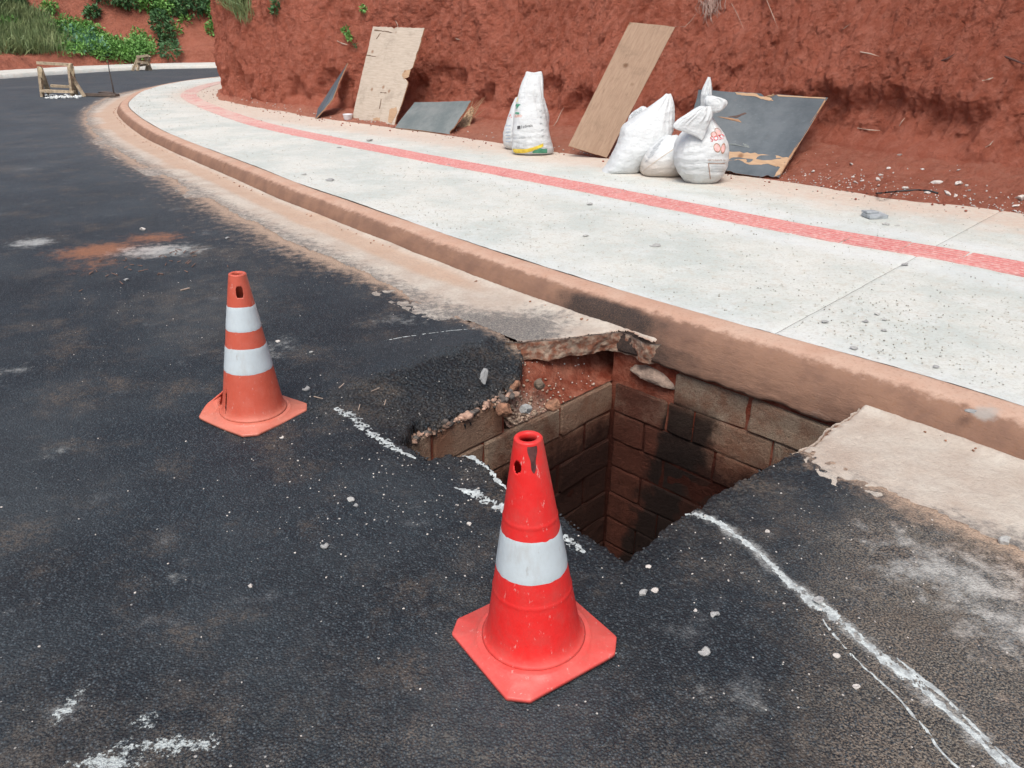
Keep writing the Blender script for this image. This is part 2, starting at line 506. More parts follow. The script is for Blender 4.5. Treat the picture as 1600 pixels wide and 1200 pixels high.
def mk_ply(name, a, b, knot, grain_axis=0):
    m = M(name, .85, .25)
    sc = (1.2, 9, 9) if grain_axis == 0 else (9, 1.2, 9)
    uv = m.attr('gu'); vv = m.attr('gv')
    cx = m.n('ShaderNodeCombineXYZ'); m.set(cx.inputs[0], uv); m.set(cx.inputs[1], vv)
    g = cx.outputs[0]
    gr = m.noise(5, 6, .65, m.map(g, scale=sc), dist=.6)
    col = m.mix(m.ramp(gr, .3, .7), a, b)
    bl = m.noise(3.2, 6, .7, g)
    col = m.mix(m.ramp(bl, .5, .72, 0, .5), col, tuple(x*.62 for x in a))
    kn = m.n('ShaderNodeTexVoronoi'); kn.inputs['Scale'].default_value = 4.5; m.t.links.new(g, kn.inputs['Vector'])
    kr = m.sep(kn.outputs['Color'])[0]
    km = m.math('MULTIPLY', m.ramp(kn.outputs['Distance'], .2, .05), m.ramp(kr, .5, .55))
    col = m.mix(m.math('MULTIPLY', km, .8), col, knot)
    ln = m.noise(7, 3, .6, m.map(g, scale=(.8, 14, 1) if grain_axis == 0 else (14, .8, 1)), dist=.3)
    lm = m.math('MULTIPLY', m.ramp(ln, .66, .72), m.ramp(m.noise(2.3, 3, .6, g), .48, .6))
    col = m.mix(m.math('MULTIPLY', lm, .75), col, (.12, .07, .04))
    m.color(col)
    m.bump(m.math('SUBTRACT', gr, m.math('ADD', lm, km)), .004, .7)
    return m.m

def mk_film(name, a, b):
    m = M(name, .55, .5)
    uv = m.attr('gu'); vv = m.attr('gv')
    cx = m.n('ShaderNodeCombineXYZ'); m.set(cx.inputs[0], uv); m.set(cx.inputs[1], vv)
    g = cx.outputs[0]
    n = m.noise(3.5, 7, .68, g)
    col = m.mix(m.ramp(n, .35, .68), a, b)
    s = m.noise(12, 6, .75, m.map(g, scale=(1, 3.5, 1)))
    col = m.mix(m.ramp(s, .56, .75, 0, .5), col, tuple(min(1, x*2.0) for x in b))
    col = m.mix(m.ramp(m.noise(6, 6, .75, m.map(g, loc=(4, 2, 0))), .6, .75, 0, .45), col, (.20, .13, .10))
    m.color(col)
    m.bump(s, .003, .6)
    return m.m

def mk_sack(name, soil=.4):
    m = M(name, .55, .4)
    z = m.attr('hgt')
    n = m.noise(5, 6, .65, m.oc)
    col = m.mix(m.ramp(n, .35, .65), (.63, .66, .665), (.58, .605, .61))
    d = m.math('ADD', m.ramp(z, .38, .0, 0, soil*1.6), m.math('MULTIPLY', m.math('SUBTRACT', m.noise(9, 6, .7, m.oc), .5), .5))
    col = m.mix(m.ramp(d, .1, 1, 0, .8), col, (.52, .44, .37))
    m.color(col)
    wv = m.math('ADD', m.noise(22, 5, .6, m.oc), m.math('MULTIPLY', m.noise(7, 4, .6, m.map(m.oc, scale=(1, 1, 3))), 1.4))
    wv = m.math('ADD', wv, m.math('MULTIPLY', m.math('ABSOLUTE', m.math('SUBTRACT', m.noise(7, 2, .5, m.oc, .6), .5)), -1.3))
    m.bump(wv, .012, .75)
    m.b.inputs['Subsurface Weight'].default_value = 0.0
    return m.m

ASPH, GUT, KERB, SIDE, TILE = mk_asphalt(), mk_gutter(), mk_kerb(), mk_sidewalk(), mk_tile()
EARTH, EARTHF, SOIL, BLOCK = mk_earth('red_earth'), mk_earth('far_red_earth', True), mk_soil(), mk_block()
PAINT = (lambda m: (m.color(m.mix(m.ramp(m.noise(48, 7, .75), .36, .62), (.58, .63, .62), (.30, .32, .32))), m.bump(m.noise(110, 4), .004), m.m)[2])(M('road_paint', .8, .3))
STONE = (lambda m: (m.color(m.mix(m.rand(), m.mix(m.noise(30, 5), (.22, .23, .24), (.34, .34, .33)), m.mix(m.noise(24, 5), (.40, .40, .38), (.52, .51, .48)))), m.bump(m.noise(60, 5), .01), m.m)[2])(M('grey_stone', .9, .3))
WSTONE = simple('pale_rubble', (.56, .52, .48), .9, .2, 20, .01)
DSTONE = simple('asphalt_crumb', (.04, .043, .047), .75, .4, 40, .006, 120)
BROWN = simple('brown_debris', (.30, .15, .09), .95, .4, 30, .01)
GREYW = simple('weathered_timber', (.40, .32, .22), .9, .3, 14, .006, 60)
STRAW = simple('dry_straw', (.42, .34, .22), .9, .3, 10)
TWIG = simple('pale_twig', (.44, .34, .27), .9, .3, 10)
DARK = simple('black_rubber', (.02, .02, .022), .5, .2, 10)
WHITEP = simple('white_plastic', (.75, .77, .80), .4, .05, 5)
def leafmat(name, a, b):
    m = M(name, .55, .35)
    m.color(m.mix(m.ramp(m.noise(1.6, 4, .6), .35, .65), a, b))
    m.b.inputs['Transmission Weight'].default_value = 0
    return m.m
LEAF1 = leafmat('bright_leaf', (.11, .26, .06), (.20, .40, .10))
LEAF2 = leafmat('dark_leaf', (.045, .115, .045), (.09, .19, .07))
LEAF3 = leafmat('olive_grass', (.14, .20, .08), (.24, .29, .13))
LEAF4 = leafmat('bluish_leaf', (.08, .21, .12), (.15, .31, .19))

# ------------------------------------------------------------------ plan curves (metres, camera stands at the origin)
KB = spline([(5.6, -2.0), (4.4, -.25), (3.2, 1.40), (2.13, 2.70), (1.655, 3.251), (.802, 4.105), (-.1, 5.10), (-1.0, 6.22), (-1.842, 7.28), (-2.398, 7.978), (-3.138, 9.0),
             (-3.76, 9.83), (-4.574, 10.93), (-5.2, 11.80), (-6.02, 13.0), (-7.2, 14.95), (-8.25, 16.9), (-8.95, 18.7), (-9.75, 21.4), (-10.05, 24.6), (-9.5, 27.6), (-8.0, 31), (-5, 34)], .04)
SB = spline([(7.2, 2.2), (5.9, 4.6), (4.495, 6.74), (3.684, 7.43), (2.866, 8.30), (1.75, 9.35), (.705, 10.281), (-.623, 11.75), (-1.629, 12.78), (-3.599, 14.671), (-5.2, 16.8),
             (-6.9, 19.4), (-7.6, 22.0), (-7.5, 25), (-6.6, 28), (-3.6, 31)], .06)
BF = spline([(8.2, 2.6), (6.6, 4.9), (5.65, 6.3), (4.95, 7.55), (4.25, 8.45), (3.85, 9.15), (3.1, 10.0), (2.15, 10.95), (1.1, 11.6), (.15, 12.45), (-1.45, 13.95), (-3.35, 15.25), (-4.6, 16.1),
             (-6.25, 18.1), (-7.05, 20.0), (-7.1, 22.0), (-6.3, 24.6), (-4.0, 27.2), (-1, 28)], .06)
TS = spline([(5.7, 1.6), (4.55, 3.5), (3.475, 5.05), (2.36, 6.16), (.87, 7.83), (-1.70, 10.57), (-4.35, 13.7), (-7.22, 18.43), (-8.2, 21.3), (-8.5, 24.5), (-8.0, 27.5)], .05)
OUT = spline([(-21, -8), (-20.5, 6), (-19.2, 18), (-17.6, 27.7), (-15.6, 33.6), (-12.4, 35.8), (-6, 37.2), (4, 38), (14, 38)], .3)
KS = arclen(KB)

def kerb_n(px, py):
    """signed distance to the kerb foot, positive towards the road; arc position"""
    c = KB[::3]; L = KS[::3]; nn = normals2(c)
    flat = np.stack([px.ravel(), py.ravel()], -1)
    best = np.empty(len(flat)); arc = np.empty(len(flat))
    for i in range(0, len(flat), 20000):
        f = flat[i:i+20000]
        d2 = (f[:, None, 0]-c[None, :, 0])**2 + (f[:, None, 1]-c[None, :, 1])**2
        j = d2.argmin(1)
        v = f-c[j]
        best[i:i+20000] = -(v*nn[j]).sum(1)*1.0
        far = np.sqrt(d2[np.arange(len(f)), j])
        sg = np.sign(best[i:i+20000]); sg[sg == 0] = 1
        best[i:i+20000] = np.where(far > .3, sg*far, best[i:i+20000])
        arc[i:i+20000] = L[j]
    return best.reshape(px.shape), arc.reshape(px.shape)

# ------------------------------------------------------------------ the pit outline
WB = 3.69            # left wall plane:  y - x = WB
WA = 4.95            # kerb-side wall:   x + y = WA
G0 = lambda L, z=0: [tuple(G(x, y, z)) for x, y in L]
hole_asph = G0([(1235, 712), (1205, 728), (1170, 745), (1140, 763), (1110, 785), (1080, 803), (1050, 818), (1032, 838), (1020, 850), (1003, 862), (985, 882), (972, 880), (960, 868), (930, 850), (905, 830), (880, 810), (835, 790), (790, 765),
                (765, 740), (752, 722), (735, 716), (700, 714), (670, 721), (650, 705), (625, 690)]) + \
            G0([(640, 668), (655, 660), (672, 657), (700, 645), (728, 632), (760, 615), (772, 606), (788, 597), (806, 590)], -.09) + [(.055, 4.02), (.03, 4.13), (.3, 4.6), (2.2, 4.6), (2.2, 3.2)]
hole_gut = G0([(790, 533), (806, 534), (845, 531), (880, 528), (920, 523), (962, 518)]) + [(.70, 4.23), (.80, 4.085)] + [(1.1, 4.1), (1.66, 3.27)] + G0([(1345, 640), (1322, 657), (1299, 669), (1278, 690), (1235, 715), (1170, 745)]) + [(.6, 2.4), (-.1, 3.6)]

rs = np.random.RandomState(4)
random.seed(5)

def road_height(x, y):
    h = .006*fbm(x*.9, y*.9, 3, 3) + .0022*fbm(x*14, y*14, 7, 3)
    near = np.exp(-((x-.3)**2+(y-2.9)**2)/2.2)
    h = h + near*.0042*fbm(x*45, y*45, 11, 2)
    b = (y-x-WB)/1.4142
    a = (x+y)/1.4142
    # collapsed shoulder of the carriageway sagging towards the left wall
    dip = np.clip((.42+.03*noise2(a*5, a*0, 5)-b)/.44, 0, 1)**.9*sstep(1.60, 2.25, a-.25*(b < 0)*0)*sstep(3.2, 2.7, a)
    dip = dip*sstep(-.42, -.12, b+.0*a)
    h = h - .15*dip + dip*.014*fbm(x*22, y*22, 21, 3)
    return h

def hole_cut(x, y, poly, amp=.014, fr=22):
    xx = x+amp*fbm(x*fr, y*fr, 31, 3); yy = y+amp*fbm(x*fr+40, y*fr, 32, 3)
    d = np.full(x.shape, -9.0)
    box = (x > -1) & (x < 2.6) & (y > 1.6) & (y < 5)
    dd = seg_dist(xx[box], yy[box], np.array(poly), True)
    ins = inside(xx[box], yy[box], poly)
    d[box] = np.where(ins, dd, -dd)
    return d

# ------------------------------------------------------------------ terrain base
Vb = []; 
me = pymesh('ground', [(-90, -60, -2.9), (90, -60, -2.9), (90, 120, -2.9), (-90, 120, -2.9)], [(0, 1, 2, 3)])
props(link('ground', me, EARTHF), kind='structure', label='bare red ground far below and around the road')

# ------------------------------------------------------------------ road
na, nr = 760, 620
az = np.linspace(R(-58), R(58), na)
rr = .75*(62/.75)**(np.linspace(0, 1, nr)**1.0)
A, RR = np.meshgrid(az, rr, indexing='ij')
X = RR*np.sin(A); Y = RR*np.cos(A)
kn, ka = kerb_n(X, Y)
Z = road_height(X, Y)
dh = hole_cut(X, Y, hole_asph)
nh = 1-np.exp(-((X-.0)**2+(Y-4.15)**2)/.08)
gut_w = .545 + nh*(.05*fbm(ka*1.4, ka*0, 9, 3) + .020*fbm(X*9, Y*9, 12, 4))
gut_w = gut_w + .07*np.clip((3.2-Y)/.6, 0, 1)
dg = gut_w - kn                       # > 0 : under the gutter strip
cut = np.maximum(dh, -9)
Z = Z + .006 - .075*sstep(0, .02, dh) - .05*sstep(-.008, .02, dg)
vis = (dh < .024) & (dg < .06) & (RR < 60)
keep = vis[:-1, :-1] & vis[1:, :-1] & vis[1:, 1:] & vis[:-1, 1:]
# stains with their own shapes
def blob(px, py, sx, sy, rot=0):
    c = G(px, py); e = G(px+sx, py)-c; sxm = abs(e[0]); sym = abs(G(px, py-sy)[1]-c[1])
    u = (X-c[0])*math.cos(rot)+(Y-c[1])*math.sin(rot); v = -(X-c[0])*math.sin(rot)+(Y-c[1])*math.cos(rot)
    return np.exp(-(u/sxm)**2-(v/sym)**2)
orange = np.maximum.reduce([1.0*blob(155, 392, 70, 14, .5), .75*blob(240, 372, 60, 10), .5*blob(150, 412, 60, 22), .6*blob(230, 392, 60, 14)])
white = np.maximum.reduce([.85*blob(250, 393, 80, 12), .8*blob(50, 380, 40, 9, .2), .4*blob(20, 580, 40, 14), .62*blob(1500, 905, 170, 70, -.3), .45*blob(1400, 850, 90, 40), .62*blob(1590, 980, 120, 80), .35*blob(95, 700, 40, 25), .36*blob(290, 900, 50, 24), .36*blob(1130, 1090, 90, 40), .45*blob(430, 545, 50, 20), .45*blob(620, 500, 60, 12), .45*blob(100, 1110, 30, 30)])
bq = (Y-X-WB)*.7071; aq = (X+Y)*.7071
sag = sstep(.45, .39, bq+.03*fbm(aq*7, bq*7, 66, 3))*sstep(1.72, 1.95, aq)*(bq > -.4)*sstep(-.40, -.2, bq)
coarse = np.clip(1.0*np.exp(-np.maximum(-dh, 0)/.14)*(dh > -8) + sag, 0, 1)
edge = kn-gut_w
dust = np.clip(.80*np.exp(-edge/.09) + .66*np.exp(-edge/.42)*sstep(4.3, 6.0, Y)*(1-.4*sstep(10, 16, Y)) + .35*np.exp(-edge/.30)*sstep(4.3, 3.4, Y)*sstep(1.0, 1.5, X), 0, 1.1)
dust = np.maximum(dust, .60*sstep(1.0, 1.9, X)*sstep(3.1, 2.1, Y))
worn = np.maximum(sstep(.6, 1.3, X+(2.0-Y)*.35)*sstep(2.75, 2.2, Y)*1.05, .50*sstep(2.0, 1.2, Y))
worn = np.maximum(worn, .40*sstep(.1, .7, fbm(X*.9, Y*.9, 67, 3)))
worn = np.maximum(worn, .45*blob(730, 1075, 60, 40)); worn = np.maximum(worn, .35*blob(270, 840, 60, 30))
l3 = np.array([G(x_, y_) for x_, y_ in ((1080, 803), (1125, 822), (1170, 855), (1215, 897), (1275, 945), (1330, 990), (1405, 1050), (1465, 1100), (1545, 1172), (1640, 1260))])
nb = (X > .4) & (X < 2) & (Y < 2.6)
dl = np.full(X.shape, 9.0); dl[nb] = seg_dist(X[nb], Y[nb], l3)
white = np.maximum(white, .62*np.exp(-(dl/.045)**2))
splash = np.maximum.reduce([1.0*blob(250, 1170, 110, 26), 1.05*blob(170, 1195, 90, 26), 1.1*blob(104, 1112, 22, 26), 1.1*blob(228, 1130, 26, 18), 1.0*blob(315, 1166, 44, 22), .8*blob(130, 1080, 30, 14)])
for at in (orange, white): at[RR > 30] = 0
me = gridmesh('road', np.stack([X, Y, Z], -1), keep, dict(orange=orange, white=white, dust=dust, worn=worn, splash=splash, coarse=coarse, film=.55*sstep(3.2, 13, Y)))  # film carries the painted far sheen and dust, growing with distance
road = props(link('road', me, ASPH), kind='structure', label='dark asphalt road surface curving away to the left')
# the rest of the carriageway around and behind
V = [(0, 0, .0)]; F = []
angs = [R(58+(244)*k/40) for k in range(41)]
for rad in (.75, 6, 24):
    for a in angs: V.append((rad*math.sin(a), rad*math.cos(a), 0.0))
n = 41
for ring in range(2):
    for k in range(n-1):
        a = 1+ring*n+k
        F.append((a, a+n, a+n+1, a+1))
for k in range(n-1): F.append((0, 1+k, 2+k))
cb = [(.75*math.sin(a), .75*math.cos(a), 0) for a in np.linspace(R(-58), R(58), 24)]
b0 = len(V); V += cb
for k in range(23): F.append((0, b0+k+1, b0+k))
bk = link('road_behind', pymesh('road_behind', V, F), ASPH)
props(bk, kind='structure', label='continuation of the asphalt behind the viewer')
bk.location.z = -.006

# ------------------------------------------------------------------ gutter (concrete strip along the kerb foot)
sg = np.concatenate([np.arange(0, 3.6, .05), np.arange(3.6, 9.0, .009), np.arange(9.0, 16, .03), np.arange(16, KS[-1], .12)])
Kc = resample(KB, sg); Kn = normals2(Kc)
ng = np.arange(-.02, .74, .009)
P = np.zeros((len(sg), len(ng), 3))
P[..., 0] = Kc[:, None, 0]-Kn[:, None, 0]*ng[None]
P[..., 1] = Kc[:, None, 1]-Kn[:, None, 1]*ng[None]
gx, gy = P[..., 0], P[..., 1]
d = hole_cut(gx, gy, hole_gut, .011, 26)
P[..., 2] = .003 + .004*fbm(gx*3, gy*3, 40, 3) + .0015*fbm(gx*40, gy*40, 41, 2) + .02*np.exp(-np.maximum(ng, 0)/.035)[None]
top = P[..., 2].copy()
P[..., 2] -= .010*sstep(-.014, .004, d)
P[..., 2] -= .007*sstep(-.05, 0, d)*sstep(.2, .35, fbm(gx*11, gy*11, 44, 3))
dk = (d < .004) & ~((ng[None] > .552) & (np.hypot(gx+.05, gy-4.1) < .42))
keep = (dk[:-1, :-1] & dk[1:, 1:] & dk[1:, :-1] & dk[:-1, 1:])
side = sstep(-.012, .002, d)*.8
ogr = np.clip(np.exp(-((ng[None]-.13)/.13)**2)*sstep(4.6, 5.6, gy)*1.1 + .35*sstep(9, 13, gy) + .5*sstep(.1, .9, fbm(gx*1.1, gy*1.1, 77, 3)), 0, 1)
grey = np.clip(1.25*np.exp(-((gx+.03)**2+(gy-4.13)**2)/.02) + .75*np.exp(-((gx-.15)**2+(gy-4.45)**2)/.12) + .70*sstep(.16, .55, ng)[None]*sstep(3.6, 4.2, gy) + .45*sstep(.42, .62, ng)[None]*sstep(3.4, 3.0, gy) + .35*np.exp(-((gx-1.9)**2+(gy-2.2)**2)/.1), 0, 1)
me = gridmesh('gutter', P, keep, dict(side=side, orange=ogr, grey=grey, along=sg[:, None]+0*ng[None]), flip=True)
props(link('gutter', me, GUT), kind='structure', label='broken concrete gutter strip along the foot of the kerb')
def slab_face(line, nm):
    c = spline(line, .006); L = arclen(c); n2 = normals2(c)
    vv = np.linspace(0, 1, 22)
    Sg, Vg = np.meshgrid(L, vv, indexing='ij')
    o_ = .004*fbm(Sg*24, Sg*0, 31, 4)+.012*fbm(Sg*17, Vg*2.3, 141, 5, .65)+.018*Vg*(1+fbm(Sg*5, Vg, 142, 3)) - .006
    o_[:, 0] += -.004
    P_ = np.stack([c[:, None, 0]+n2[:, None, 0]*o_*FS, c[:, None, 1]+n2[:, None, 1]*o_*FS, .001-Vg*(.125+.018*fbm(Sg*7, Sg*0, 143, 3))], -1)
    props(link('gutter_broken_face', gridmesh('gutter_broken_face', P_, None, dict(side=sstep(0, .12, Vg), orange=0.0, grey=0.0, along=0.0)), GUT), kind='structure', label=nm)
FS = -1
slab_face([tuple(q) for q in hole_gut[0:9]], 'broken orange-stained concrete face of the gutter left of the pit')
slab_face([tuple(q) for q in hole_gut[9:15]], 'broken concrete face of the gutter right of the pit')
# thin underside shows only as the lip; a skirt of rubble is added below

# ------------------------------------------------------------------ kerb, in cast sections
prof = [(.30, -.12), (.10, -.13), (.0, -.125), (-.004, -.10), (.004, -.04), (.012, .0), (.028, .045), (.048, .085), (.072, .116), (.10, .136), (.135, .149), (.18, .155), (.225, .157), (.25, .153), (.262, .14), (.262, .0)]
pc = np.array(prof)
pl = arclen(pc); pf = resample(pc, np.linspace(0, pl[-1], 70))
def kerb_v(p):
    h = np.clip((p[:, 1]+.02)/.17, 0, 1)*.5
    return h+np.clip((p[:, 0]-.08)/.17, 0, 1)*.5
kerb = empty('kerb', (0, 0, 0), kind='structure', label='rounded concrete kerb stained with orange soil')
cuts = [0]
j0 = KS[np.argmin(np.hypot(KB[:, 0]-G(330, 262, .1)[0], KB[:, 1]-G(330, 262, .1)[1]))]
cuts += [j0, j0+6.5, KS[-1]]
for a, b in zip(cuts[:-1], cuts[1:]):
    if a < 1: ss = np.concatenate([np.arange(a, 3, .06), np.arange(3, 9.5, .012), np.arange(9.5, b-.004, .03), [b-.004]])
    else: ss = np.concatenate([np.arange(a+.004, b, .06), [b]])
    c = resample(KB, ss); nn = normals2(c)
    x = c[:, None, 0]+nn[:, None, 0]*pf[None, :, 0]; y = c[:, None, 1]+nn[:, None, 1]*pf[None, :, 0]
    z = pf[None, :, 1]+0*x
    wob = .006*fbm(ss*1.7, ss*0, 50, 3)[:, None]
    nz = .0045*fbm(x*9, (y+z*1.3)*9, 51, 4)+.0012*fbm(x*60, (y+z)*60, 53, 2)
    # ragged undercut of the lower edge above the pit
    low = sstep(-.06, -.12, z)
    rag = low*(.018*np.maximum(0, fbm(ss*9, ss*0, 52, 4))[:, None])
    x = x-nn[:, None, 0]*(nz+wob); y = y-nn[:, None, 1]*(nz+wob)
    z = z+.5*nz*(z > .12)+rag
    burn = np.clip(1.5*np.exp(-(((c[:, 0]-.55)**2+(c[:, 1]-4.37)**2)/.15))[:, None]*sstep(.152, .10, z), 0, 1) + .35*np.exp(-(((c[:, 0]-.95)**2+(c[:, 1]-3.96)**2)/.05))[:, None]*(z < .0)
    cem = .45*np.exp(-(((c[:, 0]-1.52)**2+(c[:, 1]-3.38)**2)/.02))[:, None]*(z < .03) + .9*np.exp(-(((c[:, 0]-1.98)**2+(c[:, 1]-2.9)**2)/.006))[:, None]*np.exp(-((z-.13)/.03)**2)
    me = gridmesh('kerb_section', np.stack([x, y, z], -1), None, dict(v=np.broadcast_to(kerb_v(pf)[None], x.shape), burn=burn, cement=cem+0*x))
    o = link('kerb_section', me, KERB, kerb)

# ------------------------------------------------------------------ sidewalk slabs
ss = np.concatenate([np.arange(0, 3.0, .08), np.arange(3.0, 13, .024), np.arange(13, KS[-1]-.2, .10)])
kc = resample(KB, ss); kn2 = normals2(kc)
SL = arclen(SB)
inner = kc + kn2*.262
# matching outer boundary: intersect the kerb normal with the soil edge
outer = np.zeros_like(inner)
for i in range(len(ss)):
    v = SB[:, :2]-inner[i]
    al = v@kn2[i]; ac = v@np.array([-kn2[i][1], kn2[i][0]])
    ok = al > .3
    j = np.argmin(np.where(ok, np.abs(ac), 1e9)); outer[i] = inner[i]+kn2[i]*al[j]
k = 9; pad = np.pad(outer, ((k, k), (0, 0)), 'edge'); outer = np.stack([np.convolve(pad[:, i], np.ones(2*k+1)/(2*k+1), 'valid') for i in (0, 1)], -1)
width = np.linalg.norm(outer-inner, axis=1)
tt = np.linspace(0, 1, 150)
sidewalk = empty('sidewalk', (0, 0, 0), kind='structure', label='pale concrete sidewalk with a red tactile strip')
jc = []
for (px, py) in ((1290, 478),):
    p = G(px, py, .155); jc.append(ss[np.argmin(np.hypot(inner[:, 0]-p[0], inner[:, 1]-p[1])+0)])
jn = G(1217, 518, .155); js = ss[np.argmin(np.hypot(inner[:, 0]-jn[0], inner[:, 1]-jn[1]))]
slab_c = [0, js-3.2, js, js+9.5, ss[-1]]
jt = G(1420, 420, .155)-jn; jt /= np.linalg.norm(jt)
for a, b in zip(slab_c[:-1], slab_c[1:]):
    s = np.concatenate([[a+.0015], ss[(ss > a+.004) & (ss < b-.004)], [b-.0015]])
    ic = np.stack([np.interp(s, ss, inner[:, i]) for i in (0, 1)], -1); oc = np.stack([np.interp(s, ss, outer[:, i]) for i in (0, 1)], -1)
    x = ic[:, None, 0]+(oc-ic)[:, None, 0]*tt[None]; y = ic[:, None, 1]+(oc-ic)[:, None, 1]*tt[None]
    wd = np.linalg.norm(oc-ic, axis=1)[:, None]*tt[None]
    z = .152+.006*fbm(x*1.1, y*1.1, 60, 3)+.0022*fbm(x*12, y*12, 61, 3)+.008*np.exp(-wd/.05)*0
    ed = np.minimum(s-a, b-s)[:, None]
    z = z-.006*sstep(.012, .0, ed)
    soil = np.clip(1.15*sstep(1.7, .0, np.linalg.norm(oc-ic, axis=1)[:, None]*(1-tt)[None]) + .3*sstep(10, 16, y), 0, 1)
    dts = seg_dist(x, y, TS[::6, :2])
    fresh = np.clip(np.exp(-((dts-.38)/.30)**2)*sstep(12, 7, y)*.8 + .7*np.exp(-wd/.5)*sstep(9, 6, y), 0, 1)
    me = gridmesh('slab', np.stack([x, y, z], -1), None, dict(soil=soil, fresh=fresh))
    link('slab', me, SIDE, sidewalk)
# dark bed under the joints
x = np.stack([inner, outer], 1)
me = gridmesh('bed', np.concatenate([x, np.full(x.shape[:2]+(1,), .125)], -1), None)
link('slab_bed', me, simple('joint_dirt', (.12, .10, .085)), sidewalk)['kind'] = 'stuff'

# tactile tiles
TL, TW = .40, .37
def tile_mesh(seed):
    r = random.Random(seed)
    ys = [-TW/2]; zs = [.0]
    prof = [(-TW/2, -.01), (-TW/2+.003, .004)]
    for i in range(6):
        c = -TW/2+.035+i*.06
        if i == 3 or i == 0: pass
        prof += [(c-.014, .004), (c-.009, .0075), (c+.009, .0075), (c+.014, .004)]
    prof += [(TW/2-.003, .004), (TW/2, -.01)]
    V = []; F = []
    xs = [-TL/2+.002, -TL/2+.008, 0, TL/2-.008, TL/2-.002]
    for i, x in enumerate(xs):
        for (y, z) in prof:
            e = -.006 if i in (0, 4) else 0
            V.append((x+r.uniform(-.0015, .0015), y+r.uniform(-.0015, .0015), z+e+r.uniform(-.001, .001)))
    n = len(prof)
    for i in range(len(xs)-1):
        for k in range(n-1): F.append((i*n+k, (i+1)*n+k, (i+1)*n+k+1, i*n+k+1))
    return pymesh('tactile_tile', V, [f[::-1] for f in F])
TM = [tile_mesh(i) for i in range(5)]
for m_ in TM: m_.materials.append(TILE)
tl = arclen(TS); 
for i, s in enumerate(np.arange(.3, tl[-1]-.3, TL)):
    p = resample(TS, np.array([s]))[0]; q = resample(TS, np.array([s+.05]))[0]
    o = link('tactile_tile', TM[i % 5], None, sidewalk, loc=(p[0], p[1], .1545+.004*float(noise2(p[0]*1.1, p[1]*1.1, 60))))
    o.rotation_euler = (random.uniform(-.006, .006), random.uniform(-.006, .006), math.atan2(q[1]-p[1], q[0]-p[0])+random.uniform(-.01, .01))

# ------------------------------------------------------------------ cut earth bank beside the sidewalk
bl = arclen(BF)[-1]
s = np.concatenate([np.arange(0, 3.2, .06), np.arange(3.2, 13.5, .0165), np.arange(13.5, 24, .035), np.arange(24, bl, .12)])
fc = resample(BF, s)
fn = normals2(fc)               # to the right of travel = into the hill
k = 40
fnp = np.pad(fn, ((k, k), (0, 0)), 'edge'); fn = np.stack([np.convolve(fnp[:, i], np.ones(2*k+1)/(2*k+1), 'valid') for i in (0, 1)], -1)
fn /= np.linalg.norm(fn, axis=1, keepdims=True)
# soil edge point opposite each foot point
bs = np.zeros_like(fc)
for i in range(len(s)):
    v = SB[:, :2]-fc[i]; al = -(v@fn[i]); ac = v@np.array([-fn[i][1], fn[i][0]])
    j = np.argmin(np.abs(ac)+np.where(al < 0.02, 5, 0)+al*.3); bs[i] = fc[i]-fn[i]*max(.12, al[j])
bsp = np.pad(bs, ((25, 25), (0, 0)), 'edge'); bs = np.stack([np.convolve(bsp[:, i], np.ones(51)/51, 'valid') for i in (0, 1)], -1)
zf = np.interp(s, [0, 5, 9, 14, 20, 26], [.45, .42, .38, .28, .24, .2])
nS, nH = 34, 250
hh = np.concatenate([np.linspace(0, 1, 170)*2.3, 2.3+(np.linspace(0, 1, nH-170+1)[1:])**1.3*3.4])
tS = np.linspace(0, 1, nS, endpoint=False)
sh = np.zeros((len(s), nS, 3))
sh[..., 0] = bs[:, None, 0]*(1-tS)+fc[:, None, 0]*tS; sh[..., 1] = bs[:, None, 1]*(1-tS)+fc[:, None, 1]*tS
dd = np.linalg.norm(fc-bs, axis=1)[:, None]
ragx = .05*fbm(s*3, s*0, 70, 4)[:, None]*(1-tS)[None]
sh[..., 0] -= fn[:, None, 0]*(ragx+.03); sh[..., 1] -= fn[:, None, 1]*(ragx+.03)
sx, sy = sh[..., 0], sh[..., 1]
sh[..., 2] = .148+(zf[:, None]-.15)*tS**1.5+(.055*fbm(sx*4, sy*4, 71, 4)+.022*fbm(sx*18, sy*18, 72, 3, .7)+.02)*sstep(0, .25, tS)
SS, HH = np.meshgrid(s, hh, indexing='ij')
lean = np.interp(s, [0, 6, 14, 19, 22, 30], [.34, .34, .30, .20, .05, .1])[:, None]
off = HH*lean + .9*np.maximum(0, HH-4.2)**1.2*.8
tilt = SS*math.cos(R(24))+HH*math.sin(R(24))*.9     # gouges lean over
al = -SS*math.sin(R(24))+HH*math.cos(R(24))
off += .14*fbm(SS*.55, HH*.5, 80, 3)
off += .045*fbm(tilt*1.7, al*.8, 81, 3)
off += .038*fbm(tilt*5, al*2.4, 83, 4, .6)
off += .026*fbm(SS*11, HH*7, 85, 4, .65)
off += .034*fbm(SS*9+HH*2.5, HH*1.0, 87, 4, .6)
off -= .05*sstep(.1, .5, fbm(tilt*2.6, al*.9, 88, 4, .6))
off += .022*(rs.rand(*SS.shape)-.5)*.6

